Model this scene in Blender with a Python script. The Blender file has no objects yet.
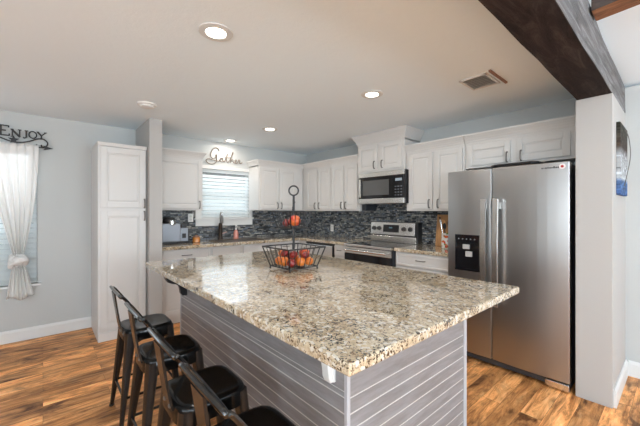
import bpy, bmesh, math, random
from mathutils import Vector, Matrix
random.seed(7)
scn = bpy.context.scene
COL = scn.collection
PI = math.pi

# ------------------------------------------------------------------ camera
cam_d = bpy.data.cameras.new('camera'); cam = bpy.data.objects.new('camera', cam_d); COL.objects.link(cam)
cam_d.sensor_width = 36.0; cam_d.lens = 318.0 / 640 * 36; cam_d.shift_y = -2.0 / 640
cam_d.clip_start = 0.02; cam_d.clip_end = 200
cam.location = (0, 0, 1.39)
cam.rotation_euler = (PI / 2, 0, math.radians(48.94))
scn.camera = cam

# ------------------------------------------------------------------ world, exposure
scn.view_settings.view_transform = 'Standard'
scn.view_settings.look = 'None'
scn.view_settings.gamma = 1.0
scn.view_settings.use_curve_mapping = False
scn.view_settings.exposure = -0.07
w = bpy.data.worlds.new('world'); scn.world = w; w.use_nodes = True
wn = w.node_tree.nodes; wl = w.node_tree.links
bg = wn['Background']
tcw = wn.new('ShaderNodeTexCoord'); sp = wn.new('ShaderNodeSeparateXYZ'); rp = wn.new('ShaderNodeValToRGB')
wl.new(tcw.outputs['Generated'], sp.inputs[0]); wl.new(sp.outputs['Z'], rp.inputs[0]); wl.new(rp.outputs[0], bg.inputs[0])
rp.color_ramp.elements[0].position = 0.0; rp.color_ramp.elements[0].color = (0.62, 0.68, 0.66, 1)
rp.color_ramp.elements[1].position = 0.25; rp.color_ramp.elements[1].color = (0.86, 0.93, 1.0, 1)
bg.inputs[1].default_value = 3.0


def area(name, loc, direction, sx, sy, power, color=(1, 1, 1)):
    l = bpy.data.lights.new(name, 'AREA'); l.shape = 'RECTANGLE'; l.size = sx; l.size_y = sy
    l.energy = power; l.color = color
    o = bpy.data.objects.new(name, l); COL.objects.link(o); o.location = loc
    o.rotation_euler = Vector(direction).to_track_quat('-Z', 'Y').to_euler()
    return o


# daylight lamps in the unseen living room windows, tilted up to brighten the ceiling
DAY = (0.80, 0.90, 1.0)
area('daylight_east_window', (4.40, -1.4, 1.3), (-1, 0, 1.8), 1.9, 1.7, 245, DAY)
area('daylight_east_window', (4.40, 1.7, 1.3), (-1, 0, 1.8), 1.9, 1.7, 200, DAY)
area('daylight_south_window', (0.2, -3.40, 1.3), (0, 1, 1.8), 1.9, 1.7, 110, DAY)
area('daylight_south_window', (3.1, -3.40, 1.3), (0, 1, 1.8), 1.9, 1.7, 110, DAY)
area('daylight_blind_window', (-4.74, -0.55, 1.35), (1, 0, -0.2), 0.9, 1.3, 11, DAY)
area('daylight_blind_window', (-4.74, 2.16, 1.68), (1, 0, -0.1), 0.75, 0.6, 3.4, DAY)

# ------------------------------------------------------------------ materials
MATS = {}


def mat(name, color=(0.8, 0.8, 0.8), rough=0.5, metal=0.0, spec=0.5, **kw):
    if name in MATS: return MATS[name]
    m = bpy.data.materials.new(name); m.use_nodes = True
    b = m.node_tree.nodes['Principled BSDF']
    b.inputs['Base Color'].default_value = (*color, 1)
    b.inputs['Roughness'].default_value = rough
    b.inputs['Metallic'].default_value = metal
    b.inputs['Specular IOR Level'].default_value = spec
    for k, v in kw.items(): b.inputs[k].default_value = v
    MATS[name] = m
    return m


def N(m, t, **kw):
    n = m.node_tree.nodes.new(t)
    for k, v in kw.items(): setattr(n, k, v)
    return n


def L(m, a, b): m.node_tree.links.new(a, b)
def B(m): return m.node_tree.nodes['Principled BSDF']


def coords(m, scale=(1, 1, 1), rot=(0, 0, 0), loc=(0, 0, 0)):
    tc = N(m, 'ShaderNodeTexCoord'); mp = N(m, 'ShaderNodeMapping')
    mp.inputs['Scale'].default_value = scale; mp.inputs['Rotation'].default_value = rot; mp.inputs['Location'].default_value = loc
    L(m, tc.outputs['Object'], mp.inputs[0]); return mp.outputs[0]


def noise(m, vec, scale, detail=4, rough=0.55):
    n = N(m, 'ShaderNodeTexNoise'); n.inputs['Scale'].default_value = scale
    n.inputs['Detail'].default_value = detail; n.inputs['Roughness'].default_value = rough
    L(m, vec, n.inputs['Vector']); return n


def ramp(m, fac, stops, interp='LINEAR'):
    r = N(m, 'ShaderNodeValToRGB'); r.color_ramp.interpolation = interp
    e = r.color_ramp.elements
    while len(e) < len(stops): e.new(0.5)
    for i, (p, c) in enumerate(stops):
        e[i].position = p; e[i].color = (*c, 1) if len(c) == 3 else c
    L(m, fac, r.inputs[0]); return r.outputs[0]


def mix(m, fac, a, b, mode='MIX'):
    x = N(m, 'ShaderNodeMix', data_type='RGBA', blend_type=mode)
    if isinstance(fac, (int, float)): x.inputs[0].default_value = fac
    else: L(m, fac, x.inputs[0])
    for i, v in ((6, a), (7, b)):
        if isinstance(v, tuple): x.inputs[i].default_value = (*v, 1)
        else: L(m, v, x.inputs[i])
    return x.outputs[2]


def bump(m, h, strength=0.3, dist=0.01):
    b = N(m, 'ShaderNodeBump'); b.inputs['Strength'].default_value = strength; b.inputs['Distance'].default_value = dist
    L(m, h, b.inputs['Height']); L(m, b.outputs[0], B(m).inputs['Normal'])


def g3(v): return (v, v, v)


def paint(name, color, rough=0.55, tex=0.15, scale=90):
    m = mat(name, color, rough)
    n = noise(m, coords(m), scale, 3); bump(m, n.outputs[0], tex, 0.002); return m


wall_m = paint('wall_paint', (0.525, 0.54, 0.53), 0.7, 0.3, 60)
pale_wall_m = paint('pale_wall_paint', (0.46, 0.445, 0.425), 0.7, 0.3, 60)
trim_m = paint('white_trim_paint', (0.72, 0.72, 0.705), 0.4, 0.03)
cab_m = paint('cabinet_paint', (0.65, 0.632, 0.61), 0.38, 0.03, 40)
ceil_m = mat('ceiling_texture', (0.85, 0.93, 0.98), 0.9)
_v = coords(ceil_m); _n = noise(ceil_m, _v, 26, 6, 0.7); bump(ceil_m, _n.outputs[0], 0.35, 0.006)

# floor planks run along Y
floor_m = mat('floor_planks', rough=0.4, spec=0.3)


def make_floor(m):
    v = coords(m, (1, 1, 1), (0, 0, PI / 2))
    br = N(m, 'ShaderNodeTexBrick'); br.offset = 0.37; br.offset_frequency = 2
    br.inputs['Scale'].default_value = 1; br.inputs['Brick Width'].default_value = 1.05; br.inputs['Row Height'].default_value = 0.125
    br.inputs['Mortar Size'].default_value = 0.0009; br.inputs['Mortar Smooth'].default_value = 0.2
    br.inputs['Color1'].default_value = (0, 0, 0, 1); br.inputs['Color2'].default_value = (1, 1, 1, 1)
    br.inputs['Mortar'].default_value = (0.0, 0.0, 0.0, 1)
    L(m, v, br.inputs[0])
    # shift the grain per plank
    add = N(m, 'ShaderNodeVectorMath', operation='MULTIPLY_ADD'); L(m, br.outputs['Color'], add.inputs[0])
    add.inputs[1].default_value = (7, 13, 3); v2 = coords(m, (11, 1.3, 4)); L(m, v2, add.inputs[2])
    g = noise(m, add.outputs[0], 1.9, 10, 0.78); g.inputs['Distortion'].default_value = 0.9
    v3 = coords(m, (5, 2.2, 4)); add2 = N(m, 'ShaderNodeVectorMath', operation='MULTIPLY_ADD')
    L(m, br.outputs['Color'], add2.inputs[0]); add2.inputs[1].default_value = (11, 5, 9); L(m, v3, add2.inputs[2])
    b = noise(m, add2.outputs[0], 1.3, 5, 0.6); b.inputs['Distortion'].default_value = 0.6
    c = ramp(m, g.outputs[0], [(0.30, (0.15, 0.05, 0.015)), (0.41, (0.42, 0.18, 0.06)), (0.52, (0.74, 0.36, 0.13)), (0.70, (0.95, 0.58, 0.28))])
    dk = ramp(m, b.outputs[0], [(0.33, (0.22, 0.17, 0.14)), (0.44, (0.85, 0.82, 0.80)), (0.60, (1.38, 1.36, 1.34))])
    c2 = mix(m, 1.0, c, dk, 'MULTIPLY')
    pv = ramp(m, br.outputs['Color'], [(0, (0.62, 0.56, 0.5)), (0.5, (0.95, 0.9, 0.85)), (1, (1.25, 1.2, 1.15))])
    c3 = mix(m, 1.0, c2, pv, 'MULTIPLY')
    c4 = mix(m, br.outputs['Fac'], c3, (0.12, 0.05, 0.02))
    L(m, c4, B(m).inputs['Base Color'])
    L(m, ramp(m, g.outputs[0], [(0.3, g3(0.5)), (0.7, g3(0.36))]), B(m).inputs['Roughness'])
    bump(m, g.outputs[0], 0.12, 0.003)


make_floor(floor_m)

granite_m = mat('granite', rough=0.07)


def make_granite(m):
    v = coords(m)
    d = noise(m, v, 9, 4, 0.6)
    base = ramp(m, d.outputs[0], [(0.30, (0.43, 0.33, 0.215)), (0.45, (0.54, 0.44, 0.31)), (0.60, (0.60, 0.515, 0.385)), (0.78, (0.62, 0.57, 0.48))])
    n2 = noise(m, v, 52, 5, 0.75)
    tan = ramp(m, n2.outputs[0], [(0.34, (0.48, 0.38, 0.28)), (0.45, (0.88, 0.84, 0.78)), (0.62, (1.14, 1.12, 1.10))])
    c = mix(m, 0.85, base, tan, 'MULTIPLY')
    # brown patches
    n3 = noise(m, v, 44, 3, 0.7)
    f3 = ramp(m, n3.outputs[0], [(0.60, g3(0)), (0.64, g3(0.8))])
    c = mix(m, f3, c, (0.16, 0.085, 0.045))
    # black specks
    n4 = noise(m, v, 80, 3, 0.7)
    n5 = noise(m, v, 11, 2, 0.5)
    mm = N(m, 'ShaderNodeMath', operation='MULTIPLY_ADD'); L(m, n5.outputs[0], mm.inputs[0]); mm.inputs[1].default_value = 0.45; L(m, n4.outputs[0], mm.inputs[2])
    f4 = ramp(m, mm.outputs[0], [(0.81, g3(0)), (0.83, g3(1))])
    c = mix(m, f4, c, (0.018, 0.014, 0.012))
    n6 = noise(m, v, 120, 2, 0.6)
    n7 = noise(m, v, 17, 2, 0.5)
    m6 = N(m, 'ShaderNodeMath', operation='MULTIPLY_ADD'); L(m, n7.outputs[0], m6.inputs[0]); m6.inputs[1].default_value = 0.5; L(m, n6.outputs[0], m6.inputs[2])
    f6 = ramp(m, m6.outputs[0], [(0.85, g3(0)), (0.875, g3(0.95))])
    c = mix(m, f6, c, (0.05, 0.025, 0.014))
    # pale quartz flecks
    vo = N(m, 'ShaderNodeTexVoronoi'); vo.inputs['Scale'].default_value = 75; L(m, v, vo.inputs['Vector'])
    sx = N(m, 'ShaderNodeSeparateColor'); L(m, vo.outputs['Color'], sx.inputs[0])
    f5 = ramp(m, sx.outputs[0], [(0.80, g3(0)), (0.83, g3(0.7))])
    c = mix(m, f5, c, (0.74, 0.70, 0.62))
    L(m, c, B(m).inputs['Base Color'])
    B(m).inputs['Coat Weight'].default_value = 0.5; B(m).inputs['Coat Roughness'].default_value = 0.04


make_granite(granite_m)


def mosaic(name, axis):
    m = mat(name, rough=0.25)
    tc = N(m, 'ShaderNodeTexCoord'); s = N(m, 'ShaderNodeSeparateXYZ'); L(m, tc.outputs['Object'], s.inputs[0])
    cb = N(m, 'ShaderNodeCombineXYZ'); L(m, s.outputs['X' if axis == 'x' else 'Y'], cb.inputs[0]); L(m, s.outputs['Z'], cb.inputs[1])
    br = N(m, 'ShaderNodeTexBrick'); br.offset = 0.43; br.squash = 0.6; br.squash_frequency = 3
    br.inputs['Scale'].default_value = 1; br.inputs['Brick Width'].default_value = 0.085 if axis == 'y' else 0.06; br.inputs['Row Height'].default_value = 0.021
    br.inputs['Mortar Size'].default_value = 0.0018; br.inputs['Mortar Smooth'].default_value = 0.3; br.inputs['Bias'].default_value = 0
    br.inputs['Color1'].default_value = (0, 0, 0, 1); br.inputs['Color2'].default_value = (1, 1, 1, 1); br.inputs['Mortar'].default_value = (0.1, 0.1, 0.1, 1)
    L(m, cb.outputs[0], br.inputs[0])
    c = ramp(m, br.outputs['Color'], [(0.0, (0.035, 0.040, 0.045)), (0.20, (0.09, 0.10, 0.11)), (0.40, (0.17, 0.18, 0.185)), (0.58, (0.28, 0.28, 0.265)),
                                      (0.74, (0.16, 0.19, 0.23)), (0.86, (0.42, 0.41, 0.38)), (0.95, (0.24, 0.22, 0.20))], 'CONSTANT')
    n = noise(m, cb.outputs[0], 45, 4, 0.7)
    c = mix(m, 0.7, c, ramp(m, n.outputs[0], [(0.35, g3(0.25)), (0.5, g3(0.9)), (0.68, (2.0, 2.0, 2.0))]), 'MULTIPLY')
    c = mix(m, br.outputs['Fac'], c, (0.035, 0.035, 0.037))
    L(m, c, B(m).inputs['Base Color'])
    h = mix(m, 0.6, br.outputs['Color'], n.outputs[0]); h = mix(m, br.outputs['Fac'], h, (0, 0, 0))
    bump(m, h, 0.8, 0.006); return m


mosaic_x = mosaic('stone_mosaic_x', 'x'); mosaic_y = mosaic('stone_mosaic_y', 'y')


def brushed(name, color, rough, vertical=True):
    m = mat(name, color, rough, 1.0)
    v = coords(m, (3, 3, 900) if not vertical else (400, 400, 2))
    n = noise(m, v, 1, 2)
    L(m, ramp(m, n.outputs[0], [(0.3, g3(rough - 0.02)), (0.7, g3(rough + 0.03))]), B(m).inputs['Roughness']); return m


steel_m = brushed('stainless_steel', (0.42, 0.415, 0.41), 0.30, False)
steel_light = brushed('pale_stainless_steel', (0.74, 0.73, 0.71), 0.24, False)
nickel_m = mat('brushed_nickel', (0.20, 0.19, 0.18), 0.4, 0.8)
black_glass = mat('black_glass', (0.008, 0.008, 0.010), 0.05, coat=0) if False else mat('black_glass', (0.008, 0.008, 0.010), 0.06)
black_plastic = mat('black_plastic', (0.012, 0.012, 0.014), 0.35)
dark_side = mat('dark_grey_side', (0.035, 0.037, 0.042), 0.4)
black_metal = mat('black_stool_metal', (0.003, 0.003, 0.003), 0.14, 0.0, 0.28)
stool_leg_m = mat('bronze_stool_metal', (0.016, 0.012, 0.010), 0.24, 0.1, 0.55)
iron_m = mat('black_iron', (0.010, 0.010, 0.011), 0.45)
white_plastic = mat('white_plastic', (0.80, 0.79, 0.76), 0.4)
slat_m = mat('blind_slat', (0.86, 0.89, 0.90), 0.5)
B(slat_m).inputs['Transmission Weight'].default_value = 0.0


def translucent(name, color, fac):
    m = mat(name, color, 0.7)
    t = N(m, 'ShaderNodeBsdfTranslucent'); t.inputs[0].default_value = (*color, 1)
    mx = N(m, 'ShaderNodeMixShader'); mx.inputs[0].default_value = fac
    out = m.node_tree.nodes['Material Output']
    L(m, B(m).outputs[0], mx.inputs[1]); L(m, t.outputs[0], mx.inputs[2]); L(m, mx.outputs[0], out.inputs[0]); return m


slat_m = translucent('blind_slat_vinyl', (0.84, 0.87, 0.87), 0.40)
curtain_m = translucent('sheer_curtain', (0.95, 0.94, 0.92), 0.32)
dark_sheet_m = mat('dark_sheet_behind_blind', (0.05, 0.07, 0.06), 0.8, Alpha=0.72)  # see-through dark sheet, added to darken the gaps between blind slats
glass_m = mat('window_glass', (1, 1, 1), 0.0, Alpha=0.12)

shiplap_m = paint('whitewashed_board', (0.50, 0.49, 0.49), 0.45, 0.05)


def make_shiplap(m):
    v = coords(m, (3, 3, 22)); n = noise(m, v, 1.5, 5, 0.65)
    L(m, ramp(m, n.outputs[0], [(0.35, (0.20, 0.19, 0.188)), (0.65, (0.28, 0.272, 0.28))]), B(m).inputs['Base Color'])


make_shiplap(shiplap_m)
groove_m = mat('white_board_groove', (0.58, 0.56, 0.54), 0.5)
frieze_m = paint('blue_grey_rail', (0.36, 0.39, 0.43), 0.4, 0.05)

beam_m = mat('dark_rough_beam', rough=0.8, spec=0.2)


def make_wood(m, axis_scale, stops, sc=1.2, bs=0.5):
    v = coords(m, axis_scale); n = noise(m, v, sc, 8, 0.7); n.inputs['Distortion'].default_value = 0.8
    L(m, ramp(m, n.outputs[0], stops), B(m).inputs['Base Color']); bump(m, n.outputs[0], bs, 0.012)


make_wood(beam_m, (14, 2.5, 14), [(0.32, (0.008, 0.005, 0.004)), (0.5, (0.022, 0.013, 0.011)), (0.7, (0.06, 0.042, 0.036))])
grey_beam_m = mat('streaked_grey_beam', rough=0.6)  # paler streaked grey, used on the +X face of the long beam
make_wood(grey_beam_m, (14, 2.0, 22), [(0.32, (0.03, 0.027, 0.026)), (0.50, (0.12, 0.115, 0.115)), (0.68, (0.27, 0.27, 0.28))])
cross_m = mat('rough_sawn_rafter', rough=0.75)
make_wood(cross_m, (2, 12, 12), [(0.3, (0.06, 0.022, 0.01)), (0.52, (0.26, 0.11, 0.045)), (0.72, (0.42, 0.22, 0.10))])
cross_side_m = mat('shaded_brown_rafter_side', rough=0.75)  # brown side faces of the cross beam, their shade put into the darker colour
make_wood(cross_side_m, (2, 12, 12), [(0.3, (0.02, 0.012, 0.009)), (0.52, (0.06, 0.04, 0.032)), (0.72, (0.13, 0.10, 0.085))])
board_m = mat('cutting_board_wood', rough=0.45)
make_wood(board_m, (20, 20, 3), [(0.3, (0.30, 0.13, 0.045)), (0.6, (0.55, 0.29, 0.11))], 1.2, 0.1)
bronze_m = mat('oil_rubbed_bronze', (0.06, 0.045, 0.035), 0.3, 0.8)
lamp_m = mat('lamp_lens', (1, 1, 1), 0.5)
B(lamp_m).inputs['Emission Color'].default_value = (1, 0.93, 0.82, 1); B(lamp_m).inputs['Emission Strength'].default_value = 9

# ------------------------------------------------------------------ mesh helpers


class MB:
    def __init__(self): self.v = []; self.f = []; self.mi = []; self.cur = 0

    def add(self, vs, fs):
        o = len(self.v); self.v += [tuple(p) for p in vs]
        self.f += [tuple(i + o for i in f) for f in fs]; self.mi += [self.cur] * len(fs); return self

    def hexa(self, p): return self.add(p, [(0, 3, 2, 1), (4, 5, 6, 7), (0, 1, 5, 4), (1, 2, 6, 5), (2, 3, 7, 6), (3, 0, 4, 7)])

    def box(self, x0, x1, y0, y1, z0, z1):
        x0, x1 = sorted((x0, x1)); y0, y1 = sorted((y0, y1)); z0, z1 = sorted((z0, z1))
        return self.hexa([(x0, y0, z0), (x1, y0, z0), (x1, y1, z0), (x0, y1, z0), (x0, y0, z1), (x1, y0, z1), (x1, y1, z1), (x0, y1, z1)])

    def frus(self, a, z0, b, z1):
        (x0, x1, y0, y1), (X0, X1, Y0, Y1) = a, b
        return self.hexa([(x0, y0, z0), (x1, y0, z0), (x1, y1, z0), (x0, y1, z0), (X0, Y0, z1), (X1, Y0, z1), (X1, Y1, z1), (X0, Y1, z1)])

    def prism(self, poly, axis, d0, d1):
        """poly in the other two axes' order (x,y,z minus axis)"""
        n = len(poly)

        def P(a, b, d):
            return {'x': (d, a, b), 'y': (a, d, b), 'z': (a, b, d)}[axis]
        vs = [P(a, b, d0) for a, b in poly] + [P(a, b, d1) for a, b in poly]
        fs = [tuple(range(n)), tuple(range(2 * n - 1, n - 1, -1))] + [(i, i + n, (i + 1) % n + n, (i + 1) % n) for i in range(n)]
        return self.add(vs, fs)

    def tube(self, pts, r, n=8, closed=False, caps=True):
        pts = [Vector(p) for p in pts]; k = len(pts)
        rr = r if isinstance(r, (list, tuple)) else [r] * k
        vs = []; up = None
        for i, p in enumerate(pts):
            if closed: t = (pts[(i + 1) % k] - pts[i - 1])
            else: t = pts[min(i + 1, k - 1)] - pts[max(i - 1, 0)]
            if t.length < 1e-9: t = Vector((0, 0, 1))
            t.normalize()
            if up is None:
                up = Vector((0, 0, 1)) if abs(t.z) < 0.9 else Vector((1, 0, 0))
            a = (up - t * up.dot(t))
            if a.length < 1e-6: a = t.orthogonal()
            a.normalize(); up = a; b = t.cross(a)
            for j in range(n):
                an = 2 * PI * j / n
                vs.append(p + (a * math.cos(an) + b * math.sin(an)) * rr[i])
        fs = []
        for i in range(k if closed else k - 1):
            for j in range(n):
                i2 = (i + 1) % k
                fs.append((i * n + j, i * n + (j + 1) % n, i2 * n + (j + 1) % n, i2 * n + j))
        if not closed and caps:
            fs.append(tuple(range(n - 1, -1, -1))); fs.append(tuple((k - 1) * n + j for j in range(n)))
        return self.add(vs, fs)

    def lathe(self, prof, c=(0, 0, 0), n=24, axis='z'):
        """prof: list of (r, h)"""
        vs = []; fs = []
        for r, h in prof:
            for j in range(n):
                a = 2 * PI * j / n; p = (r * math.cos(a), r * math.sin(a), h)
                if axis == 'y': p = (p[0], -h, p[1])
                if axis == 'x': p = (h, p[0], p[1])
                vs.append((c[0] + p[0], c[1] + p[1], c[2] + p[2]))
        for i in range(len(prof) - 1):
            for j in range(n):
                fs.append((i * n + j, i * n + (j + 1) % n, (i + 1) * n + (j + 1) % n, (i + 1) * n + j))
        fs.append(tuple(range(n - 1, -1, -1))); fs.append(tuple((len(prof) - 1) * n + j for j in range(n)))
        return self.add(vs, fs)

    def sphere(self, c, r, sz=1.0, n=14, m=9, lobes=0, depth=0.0):
        vs = []; fs = []
        for i in range(1, m):
            th = PI * i / m
            for j in range(n):
                a = 2 * PI * j / n
                k = r * (1 - depth * abs(math.sin(lobes * a / 2)) if lobes else r / r)
                vs.append((c[0] + k * math.sin(th) * math.cos(a), c[1] + k * math.sin(th) * math.sin(a), c[2] + r * sz * math.cos(th)))
        vs.append((c[0], c[1], c[2] + r * sz * 0.93)); vs.append((c[0], c[1], c[2] - r * sz * 0.97))
        t = (m - 1) * n
        for i in range(m - 2):
            for j in range(n): fs.append((i * n + j, (i + 1) * n + j, (i + 1) * n + (j + 1) % n, i * n + (j + 1) % n))
        for j in range(n):
            fs.append((t, j, (j + 1) % n)); fs.append((t + 1, (m - 2) * n + (j + 1) % n, (m - 2) * n + j))
        return self.add(vs, fs)

    def build(self, name, mats, parent=None, bevel=0.0, smooth=False, seg=2, angle=35):
        off = Vector((0, 0, 0)); p = parent
        while p is not None: off = off + p.location; p = p.parent
        me = bpy.data.meshes.new(name)
        me.from_pydata([tuple(Vector(v) - off) for v in self.v], [], self.f)
        if not isinstance(mats, (list, tuple)): mats = [mats]
        for m in mats: me.materials.append(m)
        for i, pl in enumerate(me.polygons): pl.material_index = min(self.mi[i], len(mats) - 1); pl.use_smooth = smooth
        bm = bmesh.new(); bm.from_mesh(me); bmesh.ops.recalc_face_normals(bm, faces=bm.faces); bm.to_mesh(me); bm.free()
        o = bpy.data.objects.new(name, me); COL.objects.link(o)
        if parent is not None: o.parent = parent
        if bevel:
            b = o.modifiers.new('bevel', 'BEVEL'); b.width = bevel; b.segments = seg; b.limit_method = 'ANGLE'; b.angle_limit = math.radians(30)
        if smooth: me.set_sharp_from_angle(angle=math.radians(angle))
        return o


def tag(o, label=None, cat=None, group=None, kind=None):
    if label: o['label'] = label
    if cat: o['category'] = cat
    if group: o['group'] = group
    if kind: o['kind'] = kind
    return o


def thing(name, label, cat, loc=(0, 0, 0), group=None):
    o = bpy.data.objects.new(name, None); COL.objects.link(o); o.location = loc; o.empty_display_size = 0.1
    return tag(o, label, cat, group)


def struct(name, mb, m, **kw):
    o = mb.build(name, m, **kw); o['kind'] = 'structure'; return o


def copy_tree(o, parent=None):
    c = o.copy(); COL.objects.link(c)
    if parent is not None: c.parent = parent
    for ch in list(o.children): copy_tree(ch, c)
    return c


def kids(o): return o.children_recursive


def smooth_path(pts, k=6, closed=False):
    P = [Vector(p) for p in pts]; n = len(P); out = []
    rng = n if closed else n - 1
    for i in range(rng):
        if closed: a, b, c, d = P[i - 1], P[i], P[(i + 1) % n], P[(i + 2) % n]
        else: a, b, c, d = P[max(i - 1, 0)], P[i], P[i + 1], P[min(i + 2, n - 1)]
        for j in range(k):
            t = j / k
            out.append(0.5 * ((2 * b) + (c - a) * t + (2 * a - 5 * b + 4 * c - d) * t * t + (3 * b - a - 3 * c + d) * t ** 3))
    if not closed: out.append(P[-1])
    return out


# ------------------------------------------------------------------ the room
XL, YB, YF, XR, ZC = -4.68, 3.74, -3.5, 4.5, 2.44
struct('floor', MB().box(XL - .15, XR + .15, YF - .15, YB + .15, -.1, 0), floor_m)
ZR = 3.25                                   # ridge of the vaulted living side
cm_ = MB().box(XL - .15, -.50, YF - .15, YB + .15, ZC, ZC + .1)
for ya_, za_, yb_, zb_ in ((YB + .12, 2.445, 0, ZR), (0, ZR, YF - .12, 2.46)):
    cm_.hexa([(-.50, ya_, za_), (XR + .12, ya_, za_), (XR + .12, yb_, zb_), (-.50, yb_, zb_),
              (-.50, ya_, za_ + .1), (XR + .12, ya_, za_ + .1), (XR + .12, yb_, zb_ + .1), (-.50, yb_, zb_ + .1)])
struct('ceiling', cm_, ceil_m)
for nm_, xa_, xb_ in (('wall_gable', -.56, -.505), ('wall_gable_right', XR, XR + .12)):
    struct(nm_, MB().prism([(YF - .12, ZC + .002), (YB + .12, ZC + .002), (YB + .12, 2.46), (0, ZR + .05), (YF - .12, 2.475)], 'x', xa_, xb_), ceil_m)


def wall_x(name, x0, x1, y0, y1, holes, m):
    """wall across x0..x1 running along y with rectangular holes (ya, yb, za, zb)"""
    mb = MB(); y = y0
    for ya, yb, za, zb in sorted(holes):
        mb.box(x0, x1, y, ya, 0, ZC); mb.box(x0, x1, ya, yb, 0, za); mb.box(x0, x1, ya, yb, zb, ZC); y = yb
    mb.box(x0, x1, y, y1, 0, ZC); return struct(name, mb, m)


def wall_y(name, y0, y1, x0, x1, holes, m):
    mb = MB(); x = x0
    for xa, xb, za, zb in sorted(holes):
        mb.box(x, xa, y0, y1, 0, ZC); mb.box(xa, xb, y0, y1, 0, za); mb.box(xa, xb, y0, y1, zb, ZC); x = xb
    mb.box(x, x1, y0, y1, 0, ZC); return struct(name, mb, m)


W1 = (-1.06, -0.045, 0.60, 2.06)      # curtained window
W2 = (1.755, 2.55, 1.287, 2.02)       # sink window
wall_x('wall_left', XL - .12, XL, YF, YB, [W1, W2], wall_m)
wall_y('wall_back', YB, YB + .12, XL - .12, XR + .12, [], wall_m)
wall_x('wall_right', XR, XR + .12, YF, YB, [(-2.4, -.4, .4, 2.2), (.7, 2.7, .4, 2.2)], wall_m)
wall_y('wall_front', YF - .12, YF, XL - .12, XR + .12, [(-.8, 1.2, .4, 2.2), (2.1, 4.1, .4, 2.2)], wall_m)
struct('wall_pantry', MB().box(XL, -3.965, .905, 1.04, 0, ZC), pale_wall_m, bevel=.004)
struct('wall_column', MB().box(-.541, -.333, 3.015, YB, 0, 2.22), pale_wall_m, bevel=.004)

# baseboards


def baseboard(name, pts_box, m=trim_m):
    mb = MB()
    for (x0, x1, y0, y1, ax) in pts_box:
        mb.box(x0, x1, y0, y1, 0, .105)
        if ax == 'x+': mb.frus((x0, x1, y0, y1), .105, (x0, x1 - .010, y0, y1), .128)
        elif ax == 'y-': mb.frus((x0, x1, y0, y1), .105, (x0, x1, y0 + .010, y1), .128)
        else: mb.box(x0, x1, y0, y1, .105, .12)
    return struct(name, mb, m, bevel=.002)


baseboard('baseboard_left', [(XL, XL + .018, YF, .437, 'x+')])
baseboard('baseboard_back', [(-.315, XR, YB - .018, YB, 'y-')])
baseboard('baseboard_column', [(-.333, -.315, 3.04, YB, 'x+')])
baseboard('baseboard_pantry', [(-3.965, -3.950, .915, 1.03, 'x+')])


def window_x(name, hole, x_in, depth, outward=-1, mull=True):
    ya, yb, za, zb = hole; mb = MB(); xo = x_in - .10
    t = .035
    mb.box(xo, xo + .04, ya, ya + t, za, zb); mb.box(xo, xo + .04, yb - t, yb, za, zb)
    mb.box(xo, xo + .04, ya, yb, za, za + t); mb.box(xo, xo + .04, ya, yb, zb - t, zb)
    if mull: mb.box(xo, xo + .04, ya, yb, (za + zb) / 2 - .02, (za + zb) / 2 + .02)
    fr = struct(name, mb, trim_m, bevel=.002)
    MB().box(xo + .012, xo + .018, ya + t, yb - t, za + t, zb - t).build('pane', glass_m, fr)
    MB().box(xo + .004, xo + .006, ya + t, yb - t, za + t, zb - t).build('added_dark_sheet', dark_sheet_m, fr)  # added dark sheet behind the blind, not a window part
    return fr


w1 = window_x('window_1', W1, XL, .12)
MB().box(XL - .12, XL + .045, W1[0] - .03, W1[1] + .03, W1[2] - .022, W1[2]).build('window_sill', trim_m, w1, bevel=.003)
w2 = window_x('window_2', W2, XL, .12)
# flat casing, stool and apron of the sink window
mb = MB(); c = .055
mb.box(XL, XL + .016, W2[0] - .085, W2[0], 1.287, W2[3]); mb.box(XL, XL + .016, W2[1], W2[1] + c * .6, 1.287, W2[3])
mb.box(XL, XL + .016, W2[0] - .085, W2[1] + c * .6, W2[3], W2[3] + .05)
mb.build('casing', trim_m, w2, bevel=.002)
MB().box(XL - .12, XL + .05, W2[0] - .10, W2[1] + .05, 1.262, 1.287).build('window_sill', trim_m, w2, bevel=.003)
MB().box(XL, XL + .02, W2[0] - .085, W2[1] + .035, 1.168, 1.262).build('apron', trim_m, w2, bevel=.003)
for i, (a, bx) in enumerate([((-2.4, -.4, .4, 2.2), 0), ((.7, 2.7, .4, 2.2), 0)]):
    ya, yb, za, zb = a; mb = MB()
    for y in (ya, (ya + yb) / 2, yb): mb.box(XR + .04, XR + .08, y - .03, y + .03, za, zb)
    for z in (za, (za + zb) / 2, zb): mb.box(XR + .04, XR + .08, ya, yb, z - .03, z + .03)
    struct('window_%d' % (3 + i), mb, trim_m)
for i, (xa, xb, za, zb) in enumerate([(-.8, 1.2, .4, 2.2), (2.1, 4.1, .4, 2.2)]):
    mb = MB()
    for x in (xa, (xa + xb) / 2, xb): mb.box(x - .03, x + .03, YF - .08, YF - .04, za, zb)
    for z in (za, (za + zb) / 2, zb): mb.box(xa, xb, YF - .08, YF - .04, z - .03, z + .03)
    struct('window_%d' % (5 + i), mb, trim_m)

# ------------------------------------------------------------------ backsplash


def tiles(name, mb, m, label): return tag(mb.build(name, m), label, 'backsplash')


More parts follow.
